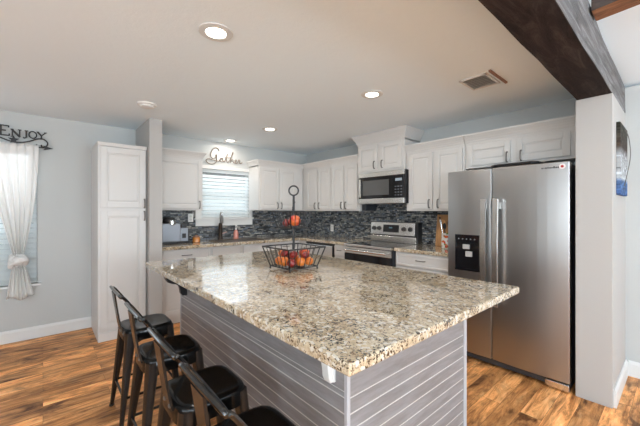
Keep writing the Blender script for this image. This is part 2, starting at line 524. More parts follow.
tiles('tile_backsplash', MB().box(XL + .001, XL + .010, 1.042, YB - .002, .961, 1.167).box(XL + .001, XL + .010, 1.042, W2[0] - .087, 1.167, 1.398).box(XL + .001, XL + .010, W2[1] + .052, YB - .002, 1.167, 1.398),
      mosaic_y, 'dark blue-grey stacked stone mosaic backsplash around the sink window')
tiles('tile_backsplash', MB().box(XL + .012, -1.50, YB - .010, YB - .001, .961, 1.388).box(-3.058, -2.288, YB - .010, YB - .001, 1.388, 1.50), mosaic_x,
      'dark grey stacked stone mosaic backsplash running behind the range')

# ------------------------------------------------------------------ cabinets
# frames: R = cabinets on the range wall (u = x, outward = -y); S = cabinets on the sink wall (u = y, outward = +x)


class Fr:
    def __init__(s, kind, face): s.k = kind; s.f = face

    def box(s, mb, u0, u1, d0, d1, z0, z1):
        if s.k == 'R': return mb.box(u0, u1, s.f - d1, s.f - d0, z0, z1)
        return mb.box(s.f + d0, s.f + d1, u0, u1, z0, z1)

    def pt(s, u, d, z): return (u, s.f - d, z) if s.k == 'R' else (s.f + d, u, z)

    def frus(s, mb, u0, u1, d0, d1, z0, e0, e1, ed, z1):
        if s.k == 'R': return mb.frus((u0, u1, s.f - d1, s.f - d0), z0, (u0 - e0, u1 + e1, s.f - d1 - ed, s.f - d0), z1)
        return mb.frus((s.f + d0, s.f + d1, u0, u1), z0, (s.f + d0, s.f + d1 + ed, u0 - e0, u1 + e1), z1)


def panel_door(fr, u0, u1, z0, z1, parent, name='door', raised=True, st=.05, m=None):
    mb = MB(); T = .020
    fr.box(mb, u0, u0 + st, .001, T, z0, z1); fr.box(mb, u1 - st, u1, .001, T, z0, z1)
    fr.box(mb, u0 + st, u1 - st, .001, T, z0, z0 + st); fr.box(mb, u0 + st, u1 - st, .001, T, z1 - st, z1)
    fr.box(mb, u0 + st - .002, u1 - st + .002, .001, .009, z0 + st - .002, z1 - st + .002)
    if raised and (u1 - u0) > 2 * st + .06 and (z1 - z0) > 2 * st + .06:
        g = .022; a, b, c, d = u0 + st + g, u1 - st - g, z0 + st + g, z1 - st - g; h = .014
        P = [fr.pt(a - .012, .009, c - .012), fr.pt(b + .012, .009, c - .012), fr.pt(b + .012, .009, d + .012), fr.pt(a - .012, .009, d + .012),
             fr.pt(a, .015, c), fr.pt(b, .015, c), fr.pt(b, .015, d), fr.pt(a, .015, d)]
        mb.hexa(P)
    return mb.build(name, m or cab_m, parent, bevel=.003)


def pull(fr, u, z, parent, length=.10, vertical=True, D=.020, m=None):
    mb = MB(); h = length / 2
    if vertical:
        mb.tube(smooth_path([fr.pt(u, D, z - h), fr.pt(u, D + .022, z - h * .86), fr.pt(u, D + .028, z), fr.pt(u, D + .022, z + h * .86), fr.pt(u, D, z + h)], 5), .0075, 8)
    else:
        mb.tube(smooth_path([fr.pt(u - h, D, z), fr.pt(u - h * .86, D + .022, z), fr.pt(u, D + .028, z), fr.pt(u + h * .86, D + .022, z), fr.pt(u + h, D, z)], 5), .0055, 8)
    return mb.build('handle', m or nickel_m, parent, smooth=True)


def crown(fr, u0, u1, depth, z0, z1, e, left, right, parent):
    """stepped crown: fillet, cove, top fillet"""
    mb = MB(); h = z1 - z0; el = e if left else 0; er = e if right else 0
    fr.frus(mb, u0, u1, -depth, .004, z0, .0, .0, .0, z0 + h * .16)
    steps = [(.16, .10), (.34, .22), (.54, .46), (.72, .74), (.84, .92)]
    for (a, ea), (b, eb) in zip(steps, steps[1:]):
        mb2 = MB()
        if fr.k == 'R':
            A = (u0 - el * ea, u1 + er * ea, fr.f - .004 - e * ea, fr.f + depth); Bq = (u0 - el * eb, u1 + er * eb, fr.f - .004 - e * eb, fr.f + depth)
        else:
            A = (fr.f - depth, fr.f + .004 + e * ea, u0 - el * ea, u1 + er * ea); Bq = (fr.f - depth, fr.f + .004 + e * eb, u0 - el * eb, u1 + er * eb)
        mb.frus(A, z0 + h * a, Bq, z0 + h * b)
    if fr.k == 'R': mb.box(u0 - el, u1 + er, fr.f - .004 - e, fr.f + depth, z0 + h * .84, z1)
    else: mb.box(fr.f - depth, fr.f + .004 + e, u0 - el, u1 + er, z0 + h * .84, z1)
    return mb.build('crown_moulding', cab_m, parent, bevel=.0015)


def wall_cabinet(kind, face, u0, u1, z0, z1, depth, doors, label, crown_to=2.20, ce=.05, left=False, right=False, handles=(), name='wall_cabinet', dz=(.025, .045), cz=None):
    fr = Fr(kind, face); b = fr.pt((u0 + u1) / 2, 0, z0)
    t = thing(name, label, 'cabinet', b)
    mb = MB(); fr.box(mb, u0, u1, -depth, 0, z0, z1); mb.build('body', cab_m, t, bevel=.002)
    for i, (a, c_) in enumerate(doors):
        d = panel_door(fr, a, c_, z0 + dz[0], z1 - dz[1], t)
        for (k, hu, hz) in handles:
            if k == i: pull(fr, hu, hz, d, .095)
    crown(fr, u0, u1, depth, cz or z1 - .03, crown_to, ce, left, right, t)
    return t


RD = .318  # upper depth on the range wall (face at 3.42)
FR = YB - .002 - 3.42
FS = -4.36 - (XL + .002)
# sink wall uppers
wall_cabinet('S', -4.36, 1.045, 1.655, 1.40, 2.12, FS, [(1.065, 1.64)], 'single-door white wall cabinet left of the sink window above the coffee maker',
             2.19, .045, False, True, [(0, 1.605, 1.475)])
wall_cabinet('S', -4.36, 2.53, 3.40, 1.40, 2.12, FS, [(2.555, 2.895), (2.905, 3.245)], 'two-door white wall cabinet between the sink window and the room corner',
             2.19, .045, True, False, [(0, 2.862, 1.475), (1, 2.938, 1.475)])
# range wall uppers
wall_cabinet('R', 3.42, XL + .002, -3.66, 1.39, 2.12, FR, [(-4.26, -3.985), (-3.955, -3.675)], 'two-door white wall cabinet filling the corner of the range wall',
             2.20, .045, False, False, [(0, -4.02, 1.475), (1, -3.92, 1.475)])
wall_cabinet('R', 3.42, -3.655, -3.065, 1.39, 2.12, FR, [(-3.63, -3.37), (-3.35, -3.09)], 'two-door white wall cabinet just left of the microwave',
             2.20, .045, False, False, [(0, -3.405, 1.475), (1, -3.315, 1.475)])
wall_cabinet('R', 3.385, -3.06, -2.285, 1.915, 2.30, YB - .002 - 3.385, [(-3.03, -2.705), (-2.655, -2.32)], 'short white cabinet above the microwave with tall crown reaching the ceiling',
             2.437, .060, True, True, [(0, -2.745, 2.01), (1, -2.615, 2.01)], dz=(.025, .02), cz=2.285)
wall_cabinet('R', 3.42, -2.28, -1.555, 1.39, 2.12, FR, [(-2.235, -1.925), (-1.89, -1.575)], 'tall two-door white wall cabinet between microwave and refrigerator',
             2.20, .045, False, False, [(0, -1.96, 1.475), (1, -1.85, 1.475)])
wall_cabinet('R', 3.42, -1.55, -.545, 1.84, 2.12, FR, [(-1.515, -1.11), (-1.055, -.645)], 'short two-door white wall cabinet above the refrigerator',
             2.20, .045, False, False, [(0, -1.135, 1.915), (1, -1.015, 1.915)])

# pantry
fr = Fr('S', -4.075)
pt = thing('pantry_cabinet', 'tall white pantry cabinet standing against the grey partition wall', 'cabinet', (-4.36, .67, 0))
mb = MB(); mb.box(XL + .002, -4.075, .437, .898, .09, 2.10); mb.build('body', cab_m, pt, bevel=.002)
mb = MB(); mb.box(XL + .002, -4.058, .437, .898, 0, .09); mb.build('plinth', cab_m, pt, bevel=.002)
mb = MB(); mb.frus((XL + .002, -4.06, .437, .898), 2.085, (XL + .002, -4.048, .428, .898), 2.125); mb.build('crown_moulding', cab_m, pt, bevel=.004)
d = panel_door(fr, .455, .885, 1.425, 2.075, pt, st=.06); pull(fr, .872, 1.475, d, .10, m=nickel_m)
d = panel_door(fr, .455, .885, .13, 1.395, pt, st=.06); pull(fr, .872, 1.335, d, .10, m=nickel_m)


def drawer_front(fr, u0, u1, z0, z1, parent, raised=True, hl=.12):
    d = panel_door(fr, u0, u1, z0, z1, parent, 'drawer', False, .022)
    if hl: pull(fr, (u0 + u1) / 2, (z0 + z1) / 2 + .01, d, hl, False)
    return d


def base_cabinet(kind, face, u0, u1, depth, label, drawers=True, split=1, hl=.12):
    fr = Fr(kind, face); t = thing('base_cabinet', label, 'cabinet', fr.pt((u0 + u1) / 2, 0, 0))
    mb = MB(); fr.box(mb, u0, u1, -depth, 0, .10, .918); mb.build('body', cab_m, t, bevel=.002)
    mb = MB(); fr.box(mb, u0, u1, -depth, -.06, 0, .10); mb.build('toe_kick', cab_m, t)
    w_ = (u1 - u0) / split
    for i in range(split):
        a, b = u0 + i * w_ + .012, u0 + (i + 1) * w_ - .012
        drawer_front(fr, a, b, .765, .90, t, hl=hl)
        d = panel_door(fr, a, b, .13, .745, t); pull(fr, b - .03 if i % 2 == 0 else a + .03, .68, d, .095)
    return t


BD = -4.09 - (XL + .002)
base_cabinet('S', -4.09, 1.042, 1.66, BD, 'white base cabinet under the counter with the coffee maker')
base_cabinet('S', -4.09, 1.664, 2.56, BD, 'white two-door base cabinet below the kitchen sink', split=2, hl=0)
base_cabinet('S', -4.09, 2.564, 3.12, BD, 'white base cabinet at the inner corner of the sink counter')
RB = YB - .002 - 3.13
t = base_cabinet('R', 3.13, -3.272, -3.045, RB, 'narrow white drawer cabinet between dishwasher and range', hl=.07)
base_cabinet('R', 3.13, -2.235, -1.56, RB, 'white drawer base cabinet between the range and the refrigerator', hl=.11)
mb = MB(); mb.box(XL + .002, -3.91, 3.13, YB - .002, 0, .918)
tag(mb.build('corner_cabinet', cab_m), 'blind white corner base cabinet below the countertop', 'cabinet')

# dishwasher
dwt = thing('dishwasher', 'dishwasher with pale front and black edging left of the narrow drawer cabinet', 'dishwasher', (-3.59, 3.1, 0))
fr = Fr('R', 3.13)
mb = MB(); mb.box(-3.905, -3.277, 3.13, YB - .01, .02, .915); mb.build('body', black_plastic, dwt)
mb = MB(); fr.box(mb, -3.880, -3.300, .001, .028, .10, .885); mb.build('door', steel_light, dwt, bevel=.004)
mb = MB(); fr.box(mb, -3.90, -3.28, .001, .022, .890, .915); fr.box(mb, -3.298, -3.279, .001, .030, .10, .889); mb.build('edge_trim', black_plastic, dwt, bevel=.002)

# counters
mb = MB(); mb.prism([(XL + .011, 1.043), (-4.045, 1.043), (-4.045, 3.10), (-3.036, 3.10), (-3.036, YB - .011), (XL + .011, YB - .011)], 'z', .92, .96)
tag(mb.build('granite_countertop', granite_m, bevel=.006, seg=3), 'L-shaped beige granite countertop carrying the sink and coffee maker', 'countertop')
mb = MB(); mb.box(-2.245, -1.552, 3.10, YB - .011, .92, .96)
tag(mb.build('granite_countertop', granite_m, bevel=.006, seg=3), 'short beige granite countertop between the range and the refrigerator', 'countertop')

# ------------------------------------------------------------------ island
IX0, IX1, IY0, IY1, ITZ = -2.89, -.87, .90, 1.94, .95
isl = thing('kitchen_island', 'large kitchen island with whitewashed shiplap sides and granite top', 'island', (-1.88, 1.42, 0))
mb = MB(); mb.box(IX0 + .0055, IX1 - .0055, IY0 + .0055, IY1 - .0055, 0, .909); mb.build('core', groove_m, isl)
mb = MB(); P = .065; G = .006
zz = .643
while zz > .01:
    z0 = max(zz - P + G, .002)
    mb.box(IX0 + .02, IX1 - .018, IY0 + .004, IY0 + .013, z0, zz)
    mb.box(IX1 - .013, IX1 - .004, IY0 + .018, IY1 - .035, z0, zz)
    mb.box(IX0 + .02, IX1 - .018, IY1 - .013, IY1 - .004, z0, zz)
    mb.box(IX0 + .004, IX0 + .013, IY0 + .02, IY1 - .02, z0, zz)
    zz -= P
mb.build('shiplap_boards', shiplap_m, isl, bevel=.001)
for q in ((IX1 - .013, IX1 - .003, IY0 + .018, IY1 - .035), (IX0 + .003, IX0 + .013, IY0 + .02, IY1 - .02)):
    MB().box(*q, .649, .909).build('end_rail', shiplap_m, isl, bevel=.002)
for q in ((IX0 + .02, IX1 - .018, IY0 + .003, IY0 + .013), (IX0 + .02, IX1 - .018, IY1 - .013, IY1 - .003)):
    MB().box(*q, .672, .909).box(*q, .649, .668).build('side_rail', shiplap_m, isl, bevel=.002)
for (a, b, c_, d_) in ((IX1 - .018, IX1, IY0, IY0 + .018), (IX1 - .035, IX1, IY1 - .035, IY1), (IX0, IX0 + .02, IY0, IY0 + .02), (IX0, IX0 + .02, IY1 - .02, IY1)):
    tag(MB().box(a, b, c_, d_, 0, .909).build('corner_trim', mat('corner_trim_paint', (.46, .46, .48), .45), isl, bevel=.002), 'pale smooth corner trim')
mb = MB(); mb.box(-3.05, -.632, .662, 2.09, .91, ITZ); tp = mb.build('granite_top', granite_m, isl, bevel=.007, seg=3)
tag(tp, 'polished speckled beige granite top')


def corbel(x, m, lab, fs_=1.0):
    mb = MB()
    prof = [(.897, .908), (.735, .908), (.737, .845), (.752, .817), (.785, .800), (.818, .792), (.842, .772), (.850, .742), (.854, .712), (.868, .692), (.897, .690)]
    prof = [(.897 - (.897 - a) * fs_, b) for a, b in prof]
    mb.prism(prof, 'x', x - .02, x + .02)
    mb.box(x - .024, x + .024, .891, .9035, .69, .909)
    o = mb.build('corbel', m, isl, bevel=.003); tag(o, lab); return o


corbel(-.962, trim_m, 'white scrolled corbel under the granite', .68)
corbel(-2.74, black_plastic, 'scrolled corbel under the granite, its shade painted in black')  # far corbel: shade put into the colour, black instead of the near one's paint

# ------------------------------------------------------------------ refrigerator
fx0, fx1, fs = -1.532, -.575, -1.127
fg = thing('refrigerator', 'stainless steel side-by-side refrigerator with black water dispenser', 'refrigerator', (-1.05, 3.35, 0))
MB().box(fx0 + .003, fx1 - .003, 3.075, YB - .02, .02, 1.755).build('body', dark_side, fg, bevel=.004)


def fdoor(a, b, hinge):
    """door with a gently bowed front"""
    mb = MB(); n = 8; prof = []
    for i in range(n + 1):
        t = i / n; prof.append((a + (b - a) * t, 3.0 - .012 * math.sin(PI * t) + .006))
    prof += [(b, 3.07), (a, 3.07)]
    mb.prism(prof, 'z', .075, 1.77); return mb


ld = fdoor(fx0, fs - .004, 0).build('freezer_door', steel_m, fg, bevel=.004)
rd = fdoor(fs + .004, fx1, 0).build('fridge_door', steel_m, fg, bevel=.004)
MB().box(fx1 - .0005, fx1 + .0015, 3.010, 3.068, .08, 1.765).build('door_edge', steel_light, rd)
MB().box(fx0 + .01, fx1 - .02, 3.03, 3.075, .02, .073).build('kick_grille', dark_side, fg, bevel=.003)
MB().box(fx1 - .155, fx1, 2.998, 3.05, .012, .066).build('foot_cover', steel_light, fg, bevel=.006)


def fhandle(x, parent):
    mb = MB()
    for z in (1.44, .62): mb.box(x - .010, x + .010, 2.955, 2.998, z - .03, z + .03)
    n = 10; P = []
    for i in range(n + 1):
        t = i / n; z = .56 + (1.495 - .56) * t; bow = .016 * math.sin(PI * t)
        P.append((z, 2.955 - bow))
    for (z0, y0), (z1, y1) in zip(P, P[1:]):
        mb.hexa([(x - .021, y0 - .018, z0), (x + .021, y0 - .018, z0), (x + .021, y0 + .004, z0), (x - .021, y0 + .004, z0),
                 (x - .021, y1 - .018, z1), (x + .021, y1 - .018, z1), (x + .021, y1 + .004, z1), (x - .021, y1 + .004, z1)])
    bm_o = mb.build('handle', steel_light, parent, smooth=True); bm_o.data.validate(); return bm_o


fhandle(fs - .050, ld); fhandle(fs + .050, rd)
dy = 2.996
dx0, dx1, dz0, dz1 = -1.452, -1.228, .832, 1.168
mb = MB(); e = .012
mb.box(dx0, dx1, dy - .012, dy + .004, 1.085, dz1)                      # control head
mb.box(dx0, dx0 + e, dy - .010, dy + .004, dz0, 1.085); mb.box(dx1 - e, dx1, dy - .010, dy + .004, dz0, 1.085)
mb.box(dx0, dx1, dy - .016, dy + .004, dz0, dz0 + .018); mb.box(dx0 + e, dx1 - e, dy - .003, dy + .004, dz0 + .018, 1.085)
disp = mb.build('water_dispenser', black_glass, ld, bevel=.002)
mb = MB(); mb.box(-1.375, -1.315, dy - .022, dy - .003, 1.035, 1.078); mb.box(-1.350, -1.290, dy - .020, dy - .003, .965, 1.015)
mb.build('dispenser_paddle', mat('clear_grey_plastic', (.45, .44, .42), .3), ld, bevel=.004)
for i in range(5): MB().lathe([(.006, 0), (.006, .002)], (-1.415 + i * .037, dy - .012, 1.128), 10, 'y').build('dispenser_button', mat('grey_icon', (.25, .26, .27), .4), ld)


def text_obj(name, s, loc, size, m, parent=None, rot=(PI / 2, 0, 0), ext=.0006, align='LEFT', sx=1.0):
    cu = bpy.data.curves.new(name, 'FONT'); cu.body = s; cu.size = size; cu.extrude = ext; cu.align_x = align
    tmp = bpy.data.objects.new(name + '_c', cu); COL.objects.link(tmp)
    bpy.context.view_layer.update()
    me = bpy.data.meshes.new_from_object(tmp.evaluated_get(bpy.context.evaluated_depsgraph_get()))
    COL.objects.unlink(tmp); bpy.data.objects.remove(tmp)
    me.materials.clear(); me.materials.append(m)
    M = Matrix.Translation(loc) @ Matrix.Rotation(rot[2], 4, 'Z') @ Matrix.Rotation(rot[0], 4, 'X') @ Matrix.Diagonal((sx, 1, 1, 1))
    off = Vector((0, 0, 0)); p = parent
    while p is not None: off += p.location; p = p.parent
    me.transform(Matrix.Translation(-off) @ M)
    o = bpy.data.objects.new(name, me); COL.objects.link(o)
    if parent: o.parent = parent
    return o


text_obj('brand_lettering', 'Whirlpool', (-.785, 2.9985, 1.712), .030, mat('dark_lettering', (.05, .045, .045), .5), rd, sx=.75) if False else None
# small dark wordmark with a red-centred round seal beside it
mb = MB(); x = -.752
for wd in (.010, .006, .012, .008, .010, .007, .011, .009, .008):
    mb.box(x, x + wd, 2.9955, 2.9985 + .004, 1.722, 1.722 + random.choice((.012, .012, .016))); x += wd + .004
mb.build('wordmark', mat('dark_lettering', (.05, .045, .045), .5), rd)
MB().lathe([(.021, 0), (.021, .0025)], (-.618, 3.003, 1.733), 24, 'y').build('round_seal', mat('pale_seal', (.75, .70, .68), .4), rd)
MB().lathe([(.010, 0), (.010, .002)], (-.618, 3.0005, 1.733), 16, 'y').build('seal_mark', mat('red_seal', (.40, .02, .02), .4), rd)

# ------------------------------------------------------------------ range
rg = thing('kitchen_range', 'stainless steel electric range with glass cooktop and rear control panel', 'range', (-2.64, 3.4, 0))
rx0, rx1 = -3.030, -2.251
MB().box(rx0, rx1, 3.10, YB - .03, .02, .935).build('body', dark_side, rg, bevel=.003)
mb = MB(); mb.box(rx0 + .01, rx1 - .01, 3.085, 3.64, .935, .958); mb.build('cooktop', black_glass, rg, bevel=.003)
mb = MB(); mb.box(rx0 + .002, rx1 - .002, 3.062, 3.100, .925, .955); mb.build('front_lip', steel_light, rg, bevel=.004)
mb = MB(); mb.box(rx0 + .012, rx1 - .012, 3.066, 3.098, .835, .918)
od = mb.build('oven_door', steel_light, rg, bevel=.003)
MB().box(rx0 + .012, rx1 - .012, 3.066, 3.098, .30, .833).build('oven_window', black_glass, od, bevel=.003)
mb = MB(); mb.tube([(rx0 + .05, 3.022, .880), (rx1 - .05, 3.022, .880)], .013, 12)
for x in (rx0 + .06, rx1 - .06): mb.tube([(x, 3.07, .880), (x, 3.022, .880)], .009, 8)
mb.build('handle', steel_light, od, smooth=True)
MB().box(rx0 + .012, rx1 - .012, 3.07, 3.098, .06, .285).build('storage_drawer', steel_light, rg, bevel=.003)
# backguard
mb = MB(); mb.box(rx0 + .0, rx1 - .0, 3.63, 3.725, .935, 1.235); mb.build('backguard', black_plastic, rg, bevel=.003)
mb = MB(); mb.hexa([(rx0 + .012, 3.605, 1.06), (rx1 - .04, 3.605, 1.06), (rx1 - .04, 3.635, 1.06), (rx0 + .012, 3.635, 1.06),
                    (rx0 + .012, 3.625, 1.232), (rx1 - .04, 3.625, 1.232), (rx1 - .04, 3.635, 1.232), (rx0 + .012, 3.635, 1.232)])
cp = mb.build('control_panel', steel_light, rg, bevel=.003)
mb = MB(); mb.box(rx0 + .012, rx1 - .02, 3.612, 3.632, .958, 1.045); mb.build('rear_ledge', steel_light, rg, bevel=.004)
mb = MB(); mb.hexa([(-2.79, 3.602, 1.10), (-2.535, 3.602, 1.10), (-2.535, 3.62, 1.10), (-2.79, 3.62, 1.10),
                    (-2.79, 3.616, 1.20), (-2.535, 3.616, 1.20), (-2.535, 3.63, 1.20), (-2.79, 3.63, 1.20)])
mb.build('display', black_glass, cp)
text_obj('clock_digits', '12:00', (-2.69, 3.6065, 1.152), .024, mat('cyan_digits', (.3, .6, .7), .5), cp)
for x in (-2.955, -2.865, -2.455, -2.355):
    mb = MB(); mb.lathe([(.030, 0), (.030, .006), (.022, .010), (.021, .028), (.016, .032)], (x, 3.613, 1.148), 20, 'y')
    mb.box(x - .005, x + .005, 3.572, 3.60, 1.128, 1.168)
    mb.build('control_knob', mat('dark_knob', (.05, .048, .047), .35, .5), cp, smooth=True)

# ------------------------------------------------------------------ microwave
mw = thing('microwave_oven', 'stainless over-the-range microwave with black door window', 'microwave', (-2.64, 3.5, 1.485))
mx0, mx1, my = -3.000, -2.252, 3.335
MB().box(mx0 + .002, mx1, my + .02, YB - .012, 1.488, 1.905).build('body', black_plastic, mw, bevel=.003)
MB().box(mx0, mx1 - .008, my - .004, my + .02, 1.845, 1.905).build('top_band', steel_light, mw, bevel=.003)
MB().box(mx0, mx1 - .008, my - .004, my + .02, 1.488, 1.555).build('bottom_band', steel_light, mw, bevel=.003)
dr = MB().box(mx0, -2.425, my - .004, my + .02, 1.558, 1.842).build('door', black_glass, mw, bevel=.003)
MB().box(mx0 + .075, -2.485, my - .006, my, 1.60, 1.80).build('door_window', mat('grey_mesh_glass', (.10, .10, .10), .12), dr, bevel=.002)
MB().box(mx0 + .01, mx0 + .045, my - .016, my - .003, 1.575, 1.825).build('handle', steel_light, dr, bevel=.005)
kp = MB().box(-2.422, mx1 - .008, my - .004, my + .02, 1.558, 1.842).build('control_panel', black_glass, mw, bevel=.002)
for r in range(4):
    for c_ in range(3): MB().box(-2.395 + c_ * .042, -2.370 + c_ * .042, my - .0055, my - .003, 1.585 + r * .036, 1.597 + r * .036).build('key', mat('grey_key', (.12, .13, .15), .4), kp)
MB().box(-2.385, -2.290, my - .0058, my - .003, 1.768, 1.802).build('display', mat('pale_display', (.35, .42, .48), .3), kp)

# ------------------------------------------------------------------ beams
mb = MB(); n = 26; y0b, y1b = YF, YB
ring = []
for i in range(n + 1):
    y = y0b + (y1b - y0b) * i / n; j = lambda s=.006: random.uniform(-s, s)
    ring.append([(-.541 + j(), y, 2.222 + j(.003)), (-.335 + j(.004), y, 2.222 + j(.003)), (-.335 + j(.004), y, 2.452 + min(.14, max(0, 2.9 - y) * .09)), (-.50 + j(), y, 2.43)])
vs = [p for r_ in ring for p in r_]; fs = [(3, 2, 1, 0), tuple(n * 4 + k for k in range(4))]; mb.add(vs, fs)
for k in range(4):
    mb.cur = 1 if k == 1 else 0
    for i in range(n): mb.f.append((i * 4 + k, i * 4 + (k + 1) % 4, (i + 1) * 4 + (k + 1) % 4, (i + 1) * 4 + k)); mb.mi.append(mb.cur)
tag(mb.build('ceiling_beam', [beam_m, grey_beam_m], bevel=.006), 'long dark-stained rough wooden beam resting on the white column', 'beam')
mb = MB(); mb.hexa([(-.329, 2.20, 2.452), (2.6, 2.20, 2.62), (2.6, 2.34, 2.62), (-.329, 2.34, 2.452),
                    (-.329, 2.20, 2.64), (2.6, 2.20, 2.80), (2.6, 2.34, 2.80), (-.329, 2.34, 2.64)])
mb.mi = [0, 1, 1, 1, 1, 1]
tag(mb.build('cross_beam', [cross_m, cross_side_m], bevel=.006), 'orange-brown rough-sawn cross beam butting into the long dark beam', 'beam')

# ------------------------------------------------------------------ ceiling fittings


def can_light(x, y, lab, power=8):
    t = thing('recessed_light', lab, 'light', (x, y, ZC), 'recessed ceiling lights')
    mb = MB(); mb.lathe([(.098, -.001), (.096, -.006), (.060, -.009), (.056, -.004), (.056, -.001)], (x, y, ZC), 32)
    mb.build('trim_ring', trim_m, t, smooth=True)
    MB().lathe([(.056, -.002), (.054, -.0085)], (x, y, ZC), 28).build('lens', lamp_m, t)
    l = bpy.data.lights.new('lamp_glow', 'AREA'); l.shape = 'DISK'; l.size = .12; l.energy = power; l.color = (1, .93, .84)
    o = bpy.data.objects.new('lamp_glow', l); COL.objects.link(o); o.location = (x, y, ZC - .013)
    return t


can_light(-1.807, .765, 'large round lit ceiling light nearest the camera, above the island')
can_light(-1.845, 2.226, 'round lit ceiling light in front of the refrigerator, right of centre')
can_light(-3.49, 2.19, 'round lit ceiling light in the middle of the kitchen, left of centre')
can_light(-4.44, 2.10, 'small round lit ceiling light close above the sink window', 4)
sd = thing('smoke_detector', 'round white unlit smoke detector on the ceiling near the partition wall', 'smoke detector', (-3.468, .77, ZC))
MB().lathe([(.085, 0), (.085, -.012), (.074, -.018)], (-3.468, .77, ZC), 28).build('base_plate', white_plastic, sd, smooth=True)
MB().lathe([(.062, -.018), (.062, -.030), (.050, -.036), (.02, -.038)], (-3.468, .77, ZC), 28).build('cover', white_plastic, sd, smooth=True)

vt = thing('ceiling_vent', 'square white ceiling air vent with louvers beside the dark beam', 'vent', (-1.07, 2.66, ZC))
mb = MB(); vx0, vx1, vy0, vy1 = -1.20, -.985, 2.53, 2.80
mb.box(vx0, vx1, vy0, vy0 + .02, ZC - .012, ZC); mb.box(vx0, vx1, vy1 - .02, vy1, ZC - .012, ZC)
mb.box(vx0, vx0 + .02, vy0, vy1, ZC - .012, ZC); mb.box(vx1 - .02, vx1, vy0, vy1, ZC - .012, ZC)
mb.build('frame', trim_m, vt, bevel=.002)
MB().box(vx0 + .02, vx1 - .02, vy0 + .02, vy1 - .02, ZC - .003, ZC - .001).build('duct_opening', mat('duct_grey', (.38, .38, .37), .7), vt)
mb = MB()
for i in range(7):
    y = vy0 + .034 + i * .034
    mb.hexa([(vx0 + .02, y, ZC - .014), (vx1 - .02, y, ZC - .014), (vx1 - .02, y + .003, ZC - .014), (vx0 + .02, y + .003, ZC - .014),
             (vx0 + .02, y + .018, ZC - .004), (vx1 - .02, y + .018, ZC - .004), (vx1 - .02, y + .021, ZC - .004), (vx0 + .02, y + .021, ZC - .004)])
mb.build('louvers', trim_m, vt)
MB().box(-.962, -.945, 2.50, 2.84, ZC - .014, ZC).build('edge_strip', mat('rusty_strip', (.30, .17, .13), .6), vt, bevel=.002)

# ------------------------------------------------------------------ blinds


def blind(label, ya, yb, za, zb, x, pitch):
    t = thing('window_blind', label, 'blind', (x, (ya + yb) / 2, za))
    MB().box(x - .025, x + .025, ya, yb, zb - .045, zb).build('headrail', slat_m, t, bevel=.003)
    mb = MB(); z = za + .03
    tilt = .80
    while z < zb - .05:
        n = 4; w_ = .066; pr_ = []
        for i in range(n + 1):
            s = (i / n - .5) * w_; c_ = .004 * (1 - (2 * i / n - 1) ** 2)
            pr_.append((x - s * math.cos(tilt) , z + s * math.sin(tilt) + c_))
        poly = pr_ + [(a, b - .0022) for a, b in reversed(pr_)]
        mb.prism([(a, b) for a, b in poly], 'y', ya + .004, yb - .004)
        z += pitch
    mb.build('slats', slat_m, t)
    MB().box(x - .022, x + .022, ya + .002, yb - .002, za + .003, za + .020).build('bottom_rail', slat_m, t, bevel=.003)
    mb = MB()
    for y in (ya + .12, (ya + yb) / 2, yb - .12): mb.tube([(x + .024, y, za + .01), (x + .024, y, zb - .04)], .0015, 5)
    mb.build('ladder_cord', white_plastic, t)


blind('white horizontal slat blind in the sink window', W2[0] + .003, W2[1] - .003, W2[2] + .002, W2[3] - .002, XL - .030, .0545)
blind('white horizontal slat blind behind the tied white curtain', W1[0] + .003, W1[1] - .003, W1[2] + .002, W1[3] - .002, XL - .030, .0545)

# ------------------------------------------------------------------ curtain
ct = thing('curtain', 'sheer white curtain panel tied in a knot near its bottom', 'curtain', (XL + .08, -.2, .48))
mb = MB(); NU, NV = 90, 44
zt, zk, zb_ = 2.102, .865, .47
for jv in range(NV + 1):
    t = jv / NV; z = zt + (zb_ - zt) * t
    if z > zk:
        s = (zt - z) / (zt - zk); e_ = s ** 1.7
        yl = -.47 + (-.225 + .47) * s ** 1.15; yr = -.035 + (-.165 + .035) * (s ** 2.0)
    else:
        s = (zk - z) / (zk - zb_); yl = -.225 - .065 * s ** .7; yr = -.165 + .095 * s ** .7
    wdt = yr - yl; amp = .012 + .018 * (1 - min(1, wdt / .42))
    for iu in range(NU + 1):
        u = iu / NU
        ph = u * 2 * PI * 6
        d_ = amp * math.sin(ph + .6 * math.sin(3 * u * PI + t * 2)) + .003 * math.sin(ph * 2.3 + 5 * t)
        zz_ = z + (0.02 * math.sin(u * 9) if jv == NV else 0)
        mb.v.append((XL + .075 + d_ * .8, yl + wdt * u + .3 * d_ * (wdt / .44), zz_))
for jv in range(NV):
    for iu in range(NU):
        a = jv * (NU + 1) + iu; mb.f.append((a, a + 1, a + NU + 2, a + NU + 1)); mb.mi.append(0)
o = mb.build('cloth_panel', curtain_m, ct, smooth=True, angle=180)
s_ = o.modifiers.new('thick', 'SOLIDIFY'); s_.thickness = .0015
mb = MB()
for k in range(4):
    a0 = k * .7; P = []
    for i in range(16):
        a = 2 * PI * i / 16
        yy = -.195 + .058 * math.cos(a); zz_ = .865 + .042 * math.sin(a) * (1 if k % 2 else .7) + (k - 1.5) * .020
        xx = XL + .085 + .035 * math.sin(a + a0)
        P.append((xx, yy, zz_ + .02 * math.cos(a + a0)))
    mb.tube(smooth_path(P, 2, True), [.024 + .005 * math.sin(i * .9 + k) for i in range(32)], 8, True)
mb.sphere((XL + .088, -.195, .865), .052, .95)
mb.build('knot', curtain_m, ct, smooth=True, angle=180)

